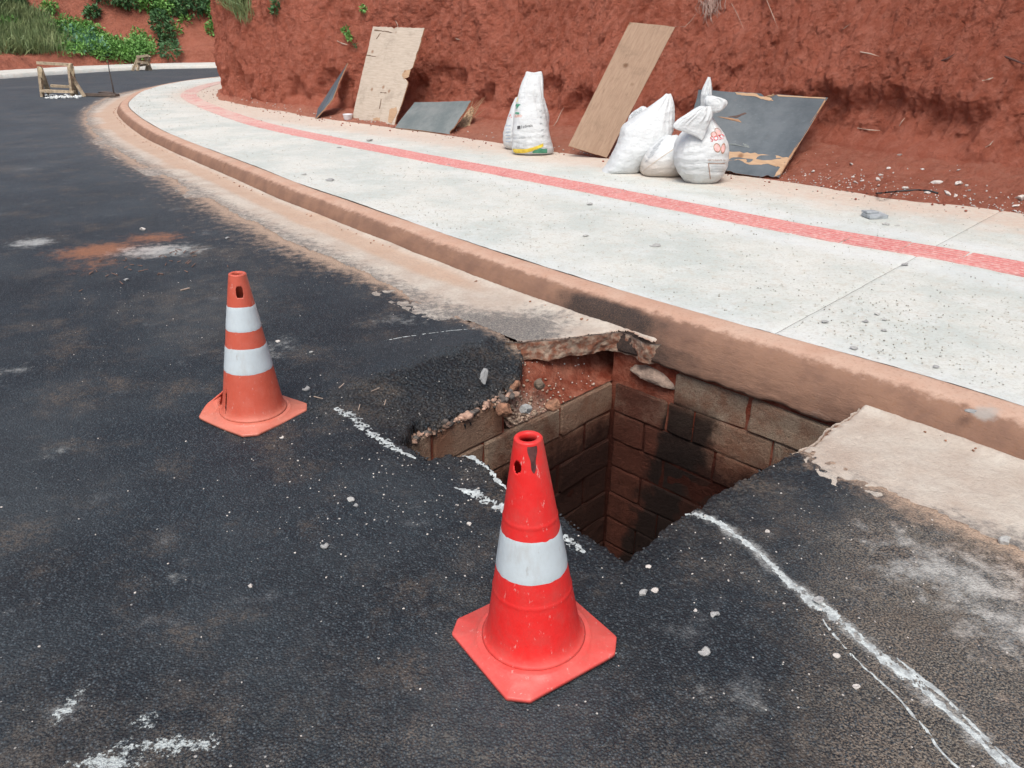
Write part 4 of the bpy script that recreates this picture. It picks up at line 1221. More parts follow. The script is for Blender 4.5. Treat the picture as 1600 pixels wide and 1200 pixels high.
# ------------------------------------------------------------------ boards leaning on the bank
PLY1 = mk_ply('pale_plywood', (.43, .36, .29), (.52, .45, .37), (.25, .14, .08), 0)
PLY2 = mk_ply('tan_plywood', (.29, .195, .135), (.36, .25, .175), (.13, .065, .035), 1)
EDGE = mk_ply('plywood_edge', (.30, .17, .10), (.40, .24, .14), (.13, .07, .04), 0)
PEEL = mk_ply('peeled_veneer', (.40, .26, .16), (.48, .33, .21), (.2, .10, .05), 0)
FILM1 = mk_film('black_film_board', (.060, .078, .092), (.10, .12, .135))
FILM2 = mk_film('grey_film_board', (.12, .145, .145), (.19, .21, .205))
def board(name, BL, BR_, TR, TL_, th, mat, edge, seed=0, rag=(0, 0, 0, 0), notch=None, **k):
    BL, BR_, TR, TL_ = map(lambda q: np.array(q, float), (BL, BR_, TR, TL_))
    n = 70
    u = np.linspace(0, 1, n); v = np.linspace(0, 1, n)
    U, V_ = np.meshgrid(u, v, indexing='ij')
    nrm = np.cross(BR_-BL, TL_-BL); W = np.linalg.norm(BR_-BL); H_ = np.linalg.norm(TL_-BL); nrm /= np.linalg.norm(nrm)
    def jag(t, amp, s_): return amp*np.maximum(0, fbm(t*9, t*0, 300+seed+s_, 4, .7)+.1)
    l = jag(v, rag[0], 0); r_ = jag(v, rag[1], 1); b = jag(u, rag[2], 2); t = jag(u, rag[3], 3)
    if notch:
        for (side, c, w_, d_) in notch:
            f = np.exp(-(np.abs((v if side in 'lr' else u)-c)/w_)**4)*d_
            if side == 'l': l = l+f
            if side == 'r': r_ = r_+f
            if side == 'b': b = b+f
            if side == 't': t = t+f
    U2 = l[None]+(1-l-r_)[None]*U; V2 = b[:, None]+(1-b-t)[:, None]*V_
    def pos(U_, V__):
        return (BL*((1-U_)*(1-V__))[..., None]+BR_*(U_*(1-V__))[..., None]+TR*(U_*V__)[..., None]+TL_*((1-U_)*V__)[..., None])
    P = pos(U2, V2)
    warp = .012*np.sin(U*2.3+seed)*np.sin(V_*3+seed)+.003*fbm(U*6, V_*6, 320+seed, 2)
    fr = P+nrm*(warp[..., None]+th/2); bkk = P+nrm*(warp[..., None]-th/2)
    origin = (BL+BR_)/2
    VV = np.concatenate([fr.reshape(-1, 3), bkk.reshape(-1, 3)])-origin
    idx = np.arange(n*n).reshape(n, n)
    q = [(idx[i, j], idx[i+1, j], idx[i+1, j+1], idx[i, j+1]) for i in range(n-1) for j in range(n-1)]
    F = [tuple(map(int, f)) for f in q]; nf = len(F)
    F += [tuple(int(x)+n*n for x in f[::-1]) for f in F]
    ring = [idx[i, 0] for i in range(n)]+[idx[n-1, j] for j in range(1, n)]+[idx[i, n-1] for i in range(n-2, -1, -1)]+[idx[0, j] for j in range(n-2, 0, -1)]
    for a, b2 in zip(ring, ring[1:]+ring[:1]): F.append((int(a), int(a)+n*n, int(b2)+n*n, int(b2)))
    me = pymesh(name, VV, F)
    me.materials.append(mat); me.materials.append(edge)
    mi = np.zeros(len(F), np.int32); mi[2*nf:] = 1
    me.polygons.foreach_set('material_index', mi)
    gu = np.tile((U2*W).reshape(-1), 2)+seed*3.1; gv = np.tile((V2*H_).reshape(-1), 2)
    for nm, a in (('gu', gu), ('gv', gv)):
        at = me.attributes.new(nm, 'FLOAT', 'POINT'); at.data.foreach_set('value', a.astype(np.float32))
    root = props(link(name, me, None, None, loc=tuple(origin)), **k)
    def patch(pname, outline, m_, lift=.0012, thick=0.0, jit=.006):
        """flat torn shape lying on the front; outline in board uv"""
        o2 = []
        for i in range(len(outline)):
            a = np.array(outline[i]); b_ = np.array(outline[(i+1) % len(outline)])
            for t_ in np.linspace(0, 1, 6, endpoint=False): o2.append(a*(1-t_)+b_*t_+rs.uniform(-jit, jit, 2)*(t_ > 0))
        o2 = np.array(o2)
        w_ = .012*np.sin(o2[:, 0]*2.3+seed)*np.sin(o2[:, 1]*3+seed)
        p = pos(o2[:, 0], o2[:, 1])+nrm*(w_[:, None]+th/2+lift+.002)-origin
        cen = p.mean(0)
        V = [cen+nrm*thick]+list(p)+list(p-nrm*.004)
        nq = len(p)
        F = [(0, 1+i, 1+(i+1) % nq) for i in range(nq)]+[(1+i, 1+nq+i, 1+nq+(i+1) % nq, 1+(i+1) % nq) for i in range(nq)]
        me2 = pymesh(pname, V, F)
        cu = np.concatenate([[o2[:, 0].mean()], o2[:, 0], o2[:, 0]])*W; cv = np.concatenate([[o2[:, 1].mean()], o2[:, 1], o2[:, 1]])*H_
        for nm, a in (('gu', cu), ('gv', cv)):
            at = me2.attributes.new(nm, 'FLOAT', 'POINT'); at.data.foreach_set('value', a.astype(np.float32))
        return link(pname, me2, m_, root, loc=(0, 0, 0))
    return root, patch
def V3(g_, z): return (g_[0], g_[1], z)
def ontop(px, py, B1, e):
    """top corner: along the ray where the edge stays square to the foot edge"""
    d = PY(px, py, 1)-CAMV
    B1 = Vector(B1); e = Vector(e)
    k_ = (B1-CAMV).dot(e)/d.dot(e)
    return CAMV+d*k_
# tall pale plywood sheet (left)
bl1 = V3(G(551, 188, .15), .155); br1 = V3(G(617, 197, .15), .155)
e = Vector(br1)-Vector(bl1)
b1, patch = board('plywood_sheet', bl1, br1, ontop(665, 44, br1, e), ontop(583, 41, bl1, e), .018, PLY1, EDGE, 1, (.008, .022, .012, .008), [('r', .52, .055, .10), ('t', .42, .03, .012)],
      label='tall pale plywood sheet with a torn right edge, left of the low grey board', cat='plywood sheet', group='boards leaning against the bank')
patch('torn_veneer', [(.86, .56), (.97, .575), (.985, .50), (.90, .475), (.84, .51)], PEEL, .004, .006)
patch('torn_veneer', [(.50, .045), (.64, .06), (.66, .02), (.52, .008)], PEEL, .003)
patch('torn_veneer', [(.80, .16), (.92, .19), (.97, .13), (.93, .02), (.84, .03)], PEEL, .002)
for i, ol_ in enumerate(([(.05, .965), (.30, .955), (.46, .935), (.30, .945), (.04, .955)], [(.12, .87), (.17, .93), (.185, .93), (.135, .865)], [(.0, .70), (.22, .685), (.20, .68), (.0, .69)],
                        [(.5, .32), (.62, .325), (.64, .315), (.5, .312)], [(.55, .25), (.57, .15), (.585, .15), (.565, .25)])):
    patch('crack', ol_, simple('crack_dark', (.13, .08, .05)), .0003, 0, .003)
# tan plywood
bl2 = V3(G(888, 229, .28), .28); br2 = V3(G(948, 247, .16), .165); e = Vector(br2)-Vector(bl2); e.z = 0
b2, patch = board('plywood_sheet', bl2, br2, PY(1055, 43, 10.30), PY(984, 34, 10.55), .018, PLY2, EDGE, 2, (.002, .004, .004, .003), None,
      label='narrow tan brown plywood sheet leaning between the standing sack and the leaning sack', cat='plywood sheet', group='boards leaning against the bank')
# large black film faced board
br3 = V3(G(1216, 282, .15), .16); bl3 = V3(G(1062, 258, .2), .20); e = Vector(br3)-Vector(bl3); e.z = 0
b3, patch = board('plywood_sheet', bl3, br3, ontop(1294, 153, br3, e), ontop(1092, 140, bl3, e), .018, FILM1, EDGE, 3, (.004, .008, .03, .01), [('t', .54, .045, .035)],
      label='large black film-faced plywood sheet behind the tied sack', cat='plywood sheet', group='boards leaning against the bank')
patch('peeled_veneer', [(.40, .24), (.60, .255), (.80, .25), (.985, .24), (.965, .13), (.86, .15), (.70, .12), (.55, .16), (.42, .13)], PEEL, .0006, 0, .012)
patch('peeled_veneer', [(.28, .10), (.42, .12), (.48, .02), (.27, .02)], PEEL, .0006, 0, .012)
patch('peeled_veneer', [(.28, .995), (.45, .99), (.50, .925), (.60, .91), (.56, .955), (.44, .955), (.30, .965)], PEEL, .0006, 0, .006)
patch('peeled_veneer', [(.60, .995), (.985, .995), (.985, .982), (.62, .975)], PEEL, .0006, 0, .003)
patch('peeled_veneer', [(.985, .98), (.998, .95), (.998, .05), (.975, .10), (.985, .4)], EDGE, .0006, 0, .004)
patch('peeled_veneer', [(.955, .13), (.985, .24), (.99, .05), (.95, .02)], PEEL, .0006, 0, .004)
patch('gouge', [(.20, .665), (.30, .66), (.40, .645), (.43, .61), (.34, .63)], EDGE, .0006, .004, .004)
patch('gouge', [(.30, .67), (.36, .69), (.42, .74), (.44, .73), (.38, .665)], simple('scorched_wood', (.10, .06, .05)), .0008, .003, .004)
for o2_ in ([(.30, .33), (.46, .345), (.58, .315), (.5, .32)], [(.52, .36), (.58, .34), (.60, .31), (.56, .315)]): patch('gouge', o2_, FILM2, .0006, .004, .003)
V, F = join([tube([(0, 0, 0), (.05, .01, .02), (.12, 0, .035)], .006, 6), tube([(.02, -.01, 0), (.08, -.02, .03), (.10, -.03, .05)], .005, 6), tube([(.06, .02, .01), (.14, .02, .02)], .008, 6), bar((-.02, 0, 0), (.06, -.02, .035), .02, .006)])
sp = Vector(br3)*0+Vector(bl3)*0
tl3 = ontop(1200, 152, Vector(bl3)*.46+Vector(br3)*.54, e)
props(link('wood_splinters', pymesh('wood_splinters', V, F), PEEL, None, loc=tuple(tl3+Vector((-.05, 0, -.01)))), label='small pale wood splinters on the top edge of the large black board', cat='splinters')
# low grey board with torn sheet behind it
bl4 = V3(G(618, 201, .15), .155); br4 = V3(G(703, 211, .15), .155); e = Vector(br4)-Vector(bl4)
b4, patch = board('plywood_sheet', bl4, br4, ontop(737, 158, br4, e), ontop(648, 160, bl4, e), .018, FILM2, EDGE, 4, (.004, .01, .006, .01), [('r', .1, .06, .02)],
      label='low grey film-faced plywood sheet lying tilted beside the tall pale sheet', cat='plywood sheet', group='boards leaning against the bank')
dv = Vector((.30, .22, 0))
bl5 = PY(709, 206, 12.62); br5 = PY(730, 213.5, 12.35)
b5, patch = board('broken_plywood', bl5, br5, tuple(PY(742, 172, 12.8)), tuple(PY(736, 165, 12.95)), .018, simple('splintered_ply', (.45, .31, .19), .9, .4, 30, .01), EDGE, 5, (.01, .10, .02, .10), None,
      label='splintered plywood scrap behind the right end of the low grey board', cat='broken plywood')
sv = []
for i in range(14):
    a = PY(rg.uniform(728, 741), rg.uniform(168, 186), 12.75); sv.append(tube([a, a+Vector((rg.uniform(.02, .22), rg.uniform(-.04, .05), rg.uniform(.08, .26)))], [.005, .0015], 5))
V, F = join(sv)
link('splinter', pymesh('splinter', [Vector(v)-Vector(b5.location) for v in V], F), PEEL, b5, loc=(0, 0, 0))
# narrow board standing on edge, seen almost edge-on
A_ = Vector(PY(493, 187, 14.35)); B_ = Vector(PY(497, 170, 14.95)); C_ = Vector(PY(544, 99, 15.1)); D_ = Vector(PY(520, 155, 14.6))
b6, patch = board('plywood_sheet', tuple(A_), tuple(D_), tuple(C_), tuple(B_), .018, FILM1, EDGE, 6, (.01, .02, .01, .01), None,
      label='narrow dark board standing steeply on its corner, leftmost of the leaning boards', cat='plywood sheet', group='boards leaning against the bank')

# ------------------------------------------------------------------ sacks
def sack(name, rows, Y0, mat, seed, label=None, cat=None, group=None, parent=None, nr_=110, ns=128, power=2.5, crease=.006, fold=.006, notch=0, foldz=9.0, sag=0.0, lean=0.0):
    rows = sorted(rows, key=lambda r_: -r_[0])
    ys = np.array([r_[0] for r_ in rows], float)
    pts = []
    for (py, xl, xr, dp) in rows:
        a = PY(xl, py, Y0); b = PY(xr, py, Y0)
        pts.append(((a.x+b.x)/2, (a.z+b.z)/2, (b.x-a.x)/2, dp))
    pts = np.array(pts)
    pts[0, 1] = max(pts[0, 1], .152) if parent is None else pts[0, 1]
    c = spline([tuple(p) for p in pts], .004) if False else None
    t0 = np.linspace(0, 1, len(pts)); t1 = np.linspace(0, 1, nr_)
    # monotone smooth interpolation
    def sm(v):
        f = np.interp(t1, t0, v); k_ = max(1, nr_//(len(pts)*2)); p_ = np.pad(f, k_, mode='edge'); g_ = np.convolve(p_, np.ones(2*k_+1)/(2*k_+1), 'valid'); g_[0], g_[-1] = f[0], f[-1]; return g_
    cx_, cz, hw, dp = (sm(pts[:, i]) for i in range(4))
    if parent is None and cz.min() < .152: cz = cz+(.152-cz.min())*np.exp(-(t1/.15))
    hw = np.maximum(hw, .003)
    th = np.linspace(0, 2*math.pi, ns, endpoint=False)
    ct, st = np.cos(th), np.sin(th)
    ex = np.sign(ct)*np.abs(ct)**(2/power); ey = np.sign(st)*np.abs(st)**(2/power)
    X_ = cx_[None]+hw[None]*ex[:, None]; Y_ = Y0+dp[None]*ey[:, None]+lean*(cz-cz[0])[None]; Z_ = np.broadcast_to(cz[None], X_.shape).copy()
    # wrinkles along the outward direction
    hN = (cz-cz[0])/(cz[-1]-cz[0]+1e-9)
    T_, Hh = np.meshgrid(th, cz, indexing='ij')
    aa = np.cos(T_)*1.2; bb = np.sin(T_)*1.2
    wr = crease*(2.0*(.5-np.abs(fbm(aa*1.7+Hh*1.2, bb*1.7+Hh*1.9, 400+seed, 3, .6))) + 0.8*(.5-np.abs(fbm(aa*3.6-Hh*2.2, bb*3.6+Hh*3.9, 420+seed, 2, .5))))*sstep(.25, .7, hN)[None]
    fo = fold*fbm(aa*1.2+Hh*foldz*.25, Hh*foldz+bb*2, 430+seed, 3)
    pz = fold*.28*np.sin(Hh*foldz*9+3*fbm(aa*1.5, bb*1.5, 440+seed, 2))*sstep(.75, .3, hN)[None]
    dsp = (wr+fo+pz)*np.minimum(1, (dp/.05))[None]
    X_ = X_+dsp*ex[:, None]; Y_ = Y_+dsp*ey[:, None]
    Z_ = Z_+.01*fbm(aa*2, bb*2, 450+seed, 3)*sstep(.8, 1, hN)[None]
    if notch: Z_ = Z_-notch*np.exp(-(ex/.45)**2)[:, None]*sstep(.9, 1, hN)[None]
    P = np.stack([X_, Y_, np.maximum(Z_, .150) if parent is None else Z_], -1)
    # close ends
    e0 = P[:, :1].mean(0, keepdims=True)+0*P[:, :1]; e1 = P[:, -1:].mean(0, keepdims=True)+0*P[:, -1:]
    P = np.concatenate([e0, P, e1], 1)
    og = np.array([float(cx_[0]), Y0, .15])
    hg = P[..., 2]-.15
    Pl = P-og
    me = gridmesh(name, Pl, None, dict(hgt=hg), wrap=True)
    if parent is None:
        o = props(link(name, me, mat, None, loc=tuple(og)), label=label, cat=cat, group=group)
        o['og'] = tuple(og)
    else:
        o = link(name, me, mat, parent, loc=tuple(Vector(og)-parent.location))
    st_ = P[::2, ::2]; m1, m2 = st_.shape[:2]
    bv = BVHTree.FromPolygons([tuple(v) for v in P.reshape(-1, 3)], [(i*P.shape[1]+j, ((i+1) % ns)*P.shape[1]+j, ((i+1) % ns)*P.shape[1]+j+1, i*P.shape[1]+j+1) for i in range(ns) for j in range(P.shape[1]-1)])
    return o, bv

def print_on(o, bv, V, F, mat, name='print', lift=.006):
    """lay a flat drawing (photo pixel plane) onto the cloth"""
    W = []; okv = []
    for (x, y) in V:
        d = (PY(x, y, 5)-CAMV).normalized(); h = bv.ray_cast(CAMV, d)
        if h[0] is None: W.append(Vector((0, 0, 0))); okv.append(False)
        else: W.append(h[0]-d*lift-Vector(o.location)); okv.append(True)
    F = [f for f in F if all(okv[i] for i in f) and max((W[f[0]]-W[i]).length for i in f) < .25]
    if not F: return
    used = sorted({i for f in F for i in f}); mp = {u: k_ for k_, u in enumerate(used)}
    return link(name, pymesh(name, [W[i] for i in used], [tuple(mp[i] for i in f) for f in F]), mat, o, loc=(0, 0, 0))

def grid2(f, nu, nv):
    V = [f(i/nu, j/nv) for i in range(nu+1) for j in range(nv+1)]
    return V, [(i*(nv+1)+j, (i+1)*(nv+1)+j, (i+1)*(nv+1)+j+1, i*(nv+1)+j+1) for i in range(nu) for j in range(nv)]

def text2(s_, x0, y0, h_, ang=0, width=None):
    cu = bpy.data.curves.new('lettering', 'FONT'); cu.body = s_; cu.size = 1; cu.resolution_u = 2
    to = bpy.data.objects.new('lettering', cu); COL.objects.link(to)
    bpy.context.view_layer.update()
    me = bpy.data.meshes.new_from_object(to.evaluated_get(bpy.context.evaluated_depsgraph_get()))
    V = [(v.co.x, v.co.y) for v in me.vertices]; F = [tuple(p.vertices) for p in me.polygons]
    bpy.data.objects.remove(to); bpy.data.curves.remove(cu); bpy.data.meshes.remove(me)
    mx = max(v[0] for v in V); sc = h_/.72; sx_ = (width/mx) if width else sc
    c, s2_ = math.cos(R(ang)), math.sin(R(ang))
    return [(x0+x*sx_*c+y*sc*s2_, y0+x*sx_*s2_-y*sc*c) for x, y in V], F

inkK = simple('black_ink', (.05, .05, .055), .6, .2, 30); inkG = simple('grey_ink', (.33, .35, .37), .6, .2, 30)
inkY = simple('yellow_ink', (.75, .56, .06), .5, .15, 20); inkGr = simple('green_ink', (.07, .30, .19), .5, .15, 20)
inkPY = simple('pale_yellow_ink', (.78, .72, .35), .5, .15, 20); inkO = simple('orange_ink', (.75, .24, .12), .5, .2, 20); inkR = simple('red_ink', (.70, .045, .07), .5, .2, 20)
inkB = simple('brown_ink', (.36, .20, .13), .5, .2, 20); inkP = simple('pink_ink', (.72, .42, .40), .5, .2, 20)
SK, SK2, SK3 = mk_sack('woven_sack', .25), mk_sack('clean_woven_sack', .12), mk_sack('dusty_woven_sack', .6)
GS = 'filled white sacks beside the bank'
o0, bv0 = sack('sack', [(236, 800, 838, .05), (231, 790, 846, .16), (222, 786, 856, .22), (205, 786, 858, .22), (190, 791, 858, .20), (176, 796, 857, .16), (165, 800, 854, .10), (152, 806, 850, .04)], 10.72, SK2, 1,
      'white sack mostly hidden behind the standing sack with yellow and green print', 'sack', GS)
o1, bv1 = sack('sack', [(241, 812, 855, .07), (239, 802, 863, .17), (234, 799, 865, .22), (220, 799.5, 861, .23), (200, 800, 857, .21), (180, 803, 853.5, .17), (160, 807, 849.5, .12), (145, 811, 848.5, .09), (130, 815, 848.5, .05), (120, 820, 848, .03), (112.5, 822, 846, .012)], 10.25, SK2, 2,
      'standing white sack with yellow and green print along its bottom, left of the tan plywood', 'sack', GS, notch=.035, crease=.007)
V, F = grid2(lambda a, b: (800+49*a, 232.5+1.5*math.sin(a*1.2)-12*max(0, a-.35)**1.5*1.6+b*(7-2.0*a)), 26, 4); print_on(o1, bv1, V, F, inkY)
V, F = grid2(lambda a, b: (832+23*a, 239.3-(9.0*math.sin(min(1, a*1.25+.12)*2.2))*(1-b)*.9), 14, 4); print_on(o1, bv1, V, F, inkGr)
V, F = text2('\u25A0Fedivais', 808.5, 201.5, 4.6, -9, 24); print_on(o1, bv1, V, F, inkK, 'lettering')
V, F = grid2(lambda a, b: (808.2+4.6*a, 197.0+4.6*b-.5*a), 2, 2); print_on(o1, bv1, V, F, inkK, 'logo')
V, F = text2('FERTILIZANTES LTDA', 802, 217.5, 2.6, -6, 28); print_on(o1, bv1, V, F, inkG, 'lettering')
for i in range(6):
    V, F = text2('Rua Municipio CEP CNPJ Indust', 806, 221.5+2.3*i, 1.1, -6+.6*i, 17); print_on(o1, bv1, V, F, inkG, 'lettering')
V, F = text2('AGRO\u00B7', 801.5, 183.5, 4.0, -3, 14.5); print_on(o1, bv1, V, F, inkO, 'lettering')
V, F = grid2(lambda a, b: (802+12*a-3*b, 164-2*math.sin(3*a)+(6+5*a)*b*math.sin(math.pi*min(.98, max(.02, a)))), 8, 6); print_on(o1, bv1, V, F, inkGr, 'leaf_logo')
V, F = grid2(lambda a, b: (803+8*a+3*b*math.sin(a*3), 178-2.5*b+(a-.5)*1.5), 6, 3); print_on(o1, bv1, V, F, inkGr, 'leaf_logo')
V, F = grid2(lambda a, b: (806+4*a*(1-.3*b), 147+12*b), 5, 8); print_on(o1, bv1, V, F, inkPY, 'leaf_logo')
for i in range(5):
    V, F = text2('5kg'[i % 3], 842.5+1.0*i, 172+10*i, 4, 82); print_on(o1, bv1, V, F, inkG, 'lettering')
for i in range(7):
    V, F = grid2(lambda a, b: (801+2.5*a, 193.5+1.2*i+b*.8), 1, 1)
for i in range(6):
    V, F = grid2(lambda a, b: (790+i*.0+7.5*a, 196+5*i+b*.8), 4, 1); print_on(o0, bv0, V, F, simple('blue_ink', (.30, .38, .50)) if i == 0 else bpy.data.materials['blue_ink'])
V, F = text2('M', 794.0, 186, 6, -20); print_on(o0, bv0, V, F, inkR, 'lettering')

o2, bv2 = sack('sack', [(272.5, 944, 992, .08), (270, 938, 998, .17), (265, 943, 1001, .22), (255, 950, 1003, .25), (240, 957, 1013, .26), (225, 965, 1034, .25), (210, 969, 1049, .22), (198, 971, 1052, .19), (188, 986, 1052.5, .15), (176, 1003, 1053, .11), (164, 1020, 1052.5, .07), (155, 1031, 1051, .04), (147, 1040, 1048, .015)], 8.95, SK2, 3,
      'plain white sack leaning right with a pointed top, just right of the tan plywood', 'sack', GS, crease=.009, fold=.005)
fo, bvf = sack('loose_fold', [(200, 978, 1015, .05), (190, 980, 1022, .06), (181, 984, 1026, .05), (174, 991, 1021, .04), (169, 999, 1012, .02), (166.5, 1002, 1008, .01)], 9.12, SK2, 5, parent=o2, nr_=50, ns=64, crease=.012)
fo.name = 'loose_fold'
for i in range(3):
    V, F = text2('50kg NPK', 984+3*i, 188-5*i, 3.6, -28, 24-4*i); 
    W_ = print_on(o2, bvf, V, F, inkG, 'lettering', .004)
o3, bv3 = sack('sack', [(276, 1010, 1060, .10), (273, 1003, 1068, .18), (266, 1000, 1074, .24), (256, 1001, 1078, .26), (245, 1005, 1079, .26), (234, 1013, 1079, .23), (224, 1023, 1074, .17), (217, 1033, 1066, .11), (212, 1042, 1058, .04)], 8.72, SK3, 7,
      'low slumped white sack squeezed between the leaning sack and the tied sack', 'sack', GS, fold=.006)
V, F = grid2(lambda a, b: (1004+52*a, 268-38*a**.9+b*1.3), 26, 1); print_on(o3, bv3, V, F, simple('seam_thread', (.50, .42, .34)), 'seam', .004)
for i in range(4):
    V, F = text2('INDUSTRIA BRASIL', 1009+4*i, 254-7*i, 2.2, -44, 22); print_on(o3, bv3, V, F, inkG, 'lettering')
o4, bv4 = sack('sack', [(290, 1080, 1104, .07), (287, 1074, 1112, .13), (281, 1068, 1122, .18), (270, 1060, 1131, .23), (256, 1054.5, 1136, .25), (240, 1053, 1136.5, .26), (225, 1056, 1136, .24), (212, 1063, 1132, .20), (202, 1074, 1125, .15), (193, 1085, 1118, .10), (184, 1094, 1113, .05)], 8.30, SK, 9,
      'bulging white sack tied at the neck with red lettering, in front of the black board', 'sack', GS, fold=.009, foldz=9)
kn, bvk = sack('tied_neck', [(184, 1094, 1113, .05), (174, 1095, 1112, .045), (162, 1095.5, 1111, .04), (150, 1096, 1111.5, .04), (140, 1098, 1111.5, .032), (130, 1102, 1111, .02), (121, 1106, 1109.5, .006)], 8.30, SK2, 11, parent=o4, nr_=70, ns=72, crease=.014, power=2)
lp, _b = sack('loose_flap', [(176, 1108, 1120, .03), (173, 1105, 1127, .045), (168, 1102, 1133, .05), (162, 1101, 1136, .05), (156, 1102, 1134, .045), (152, 1104, 1124, .03), (150.5, 1106, 1115, .015)], 8.20, SK2, 13, parent=o4, nr_=50, ns=72, crease=.012)
fl, _b = sack('loose_flap', [(219, 1095.5, 1097.5, .01), (213, 1087, 1100, .018), (207, 1070, 1103, .026), (201, 1052, 1105, .034), (195, 1053, 1108, .04), (187, 1062, 1110, .045), (179, 1076, 1112, .045), (172, 1086, 1112, .04), (167, 1096, 1111, .03)], 8.06, SK2, 15, parent=o4, nr_=70, ns=90, crease=.018, lean=.12)
V, F = text2('SOSM', 1110.5, 221.5, 8.2, -13, 26); print_on(o4, bv4, V, F, inkR, 'lettering')
def ringpx(cx_, cy_, a_, b_, w_, rot_=0, t0=0, t1=6.283):
    def f(u_, v_):
        t_ = t0+(t1-t0)*u_; q = 1-v_*w_; x_ = a_*q*math.cos(t_); y_ = b_*q*math.sin(t_)
        return (cx_+x_*math.cos(rot_)-y_*math.sin(rot_), cy_+x_*math.sin(rot_)+y_*math.cos(rot_))
    return grid2(f, 24, 1)
for q in ((1115.5, 210, 5.2, 4.6, .22, 0), (1122, 206, 4.5, 7, .18, -.6), (1120.5, 231, 5.5, 7.5, .2, -.25), (1130, 232, 3.6, 8.5, .25, .15)):
    V, F = grid2(lambda u_, v_: (q[0]+q[2]*.8*v_*math.cos(u_*6.283), q[1]+q[3]*.8*v_*math.sin(u_*6.283)), 16, 2); print_on(o4, bv4, V, F, inkP, 'flower_print', .0025)
    V, F = ringpx(*q); print_on(o4, bv4, V, F, inkB, 'flower_print', .0035)
V, F = text2('FERTILIZANTE  N', 1106, 251.5, 2.6, 0, 27); print_on(o4, bv4, V, F, inkB, 'lettering')
for f_ in (lambda a, b: (1106.5+26*a, 255+b*1.0), lambda a, b: (1106.5+b*1.1+3*a, 255+25*a)):
    V, F = grid2(f_, 14, 1); print_on(o4, bv4, V, F, inkB, 'printed_frame')
for i in range(3):
    V, F = grid2(lambda a, b: (1111+20*a, 260+4*i+b*.5), 10, 1); print_on(o4, bv4, V, F, inkG, 'printed_frame')

# ------------------------------------------------------------------ barricades and sticks on the far road
def pxv(x, y, Y_): return PY(x, y, Y_)
b_ = empty('wooden_barricade', tuple(Vector((*G(90, 153, 0), 0.0))), label='rough timber barricade standing in the road over a pale heap, nearer of the two', cat='barricade', group='wooden barricades on the road')
Y1, Y2 = 20.9, 21.5
def zfloor(v): v = Vector(v); v.z = max(v.z, .005); return v
for nm, a, b, w_ in (('top_rail', pxv(59, 98, Y1), pxv(112, 101.5, Y1), .13), ('lower_rail', pxv(64, 142, Y1-.05), pxv(117, 143.5, Y1-.05), .11), ('back_rail', pxv(80, 134, Y2), pxv(124, 136, Y2), .07),
                     ('leg', zfloor(pxv(67, 153.5, Y1)), pxv(62, 104, Y1), .12), ('leg', zfloor(pxv(78, 150, Y2)), pxv(63, 106, Y1+.12), .10), ('leg', zfloor(pxv(115, 156, Y1)), pxv(108, 103, Y1), .12),
                     ('brace', zfloor(pxv(133.5, 155, Y1)), pxv(111, 118, Y1+.1), .07), ('leg', zfloor(pxv(120, 151, Y2)), pxv(112, 104, Y1+.14), .09)):
    V, F = bar(a, b, w_, .06, .008, rg)
    link(nm, pymesh(nm, [Vector(v)-b_.location for v in V], F), GREYW, b_, loc=(0, 0, 0))
# rags tied round the corners
for (x, y) in ((65, 116), (112, 110)):
    c = pxv(x, y, Y1-.1)
    me = rubble('cloth_wrap', int(x), (.075, .07, .17), 2)
    link('cloth_wrap', me, STRAW, b_, loc=tuple(c-b_.location))
pts = []
for _ in range(90):
    q = G(rg.uniform(70, 128), rg.uniform(150.5, 154.5), 0); pts.append((q[0], q[1], rg.uniform(.0, .03), rg.uniform(.03, .075)))
scatter('plaster_heap', pts, simple('white_rubble', (.62, .65, .64), .9, .2, 9), None, label='heap of white broken plaster under the nearer barricade', cat='rubble heap')
c = empty('wooden_barricade', tuple(Vector((*G(222, 111, 0), 0.0))), label='distant barricade of crossed poles by the far sidewalk', cat='barricade', group='wooden barricades on the road')
Yf = float(c.location.y)
for k_, (x1, y1, x2, y2, w_) in enumerate(((207, 111.5, 217, 88, .12), (235, 110.5, 226, 86, .12), (215, 111, 219, 88, .10), (229, 111, 233, 88, .1), (213, 89, 232, 86.5, .12), (208, 104, 234, 100, .1), (213, 96, 231, 99, .09))):
    V, F = bar(zfloor(pxv(x1, y1, Yf+(k_ % 2)*.4)), pxv(x2, y2, Yf+.2), w_, .08, .01, rg)
    link(('leg' if k_ < 4 else 'rail'), pymesh('pole', [Vector(v)-c.location for v in V], F), GREYW, c, loc=(0, 0, 0))
V, F = join([tube([zfloor(pxv(178.5, 151, 20.9)), pxv(176, 135, 20.9), pxv(171, 112, 20.95), pxv(168, 93, 21)], [.02, .018, .014, .008], 6)])
props(link('marker_stick', pymesh('marker_stick', V, F), simple('dark_stick', (.06, .05, .045))), label='thin dark stick standing upright in the road right of the nearer barricade', cat='stick')
V, F = join([bar(tuple(G(130, 150.5))+(.05,), tuple(G(184, 152.5))+(.05,), .16, .06, .01, rg), bar(tuple(G(160, 147))+(.04,), tuple(G(176, 149.5))+(.04,), .2, .05, .01, rg)])
props(link('fallen_plank', pymesh('fallen_plank', V, F), simple('wet_timber', (.10, .075, .06))), label='dark plank lying on the road between the barricade and the kerb', cat='plank')

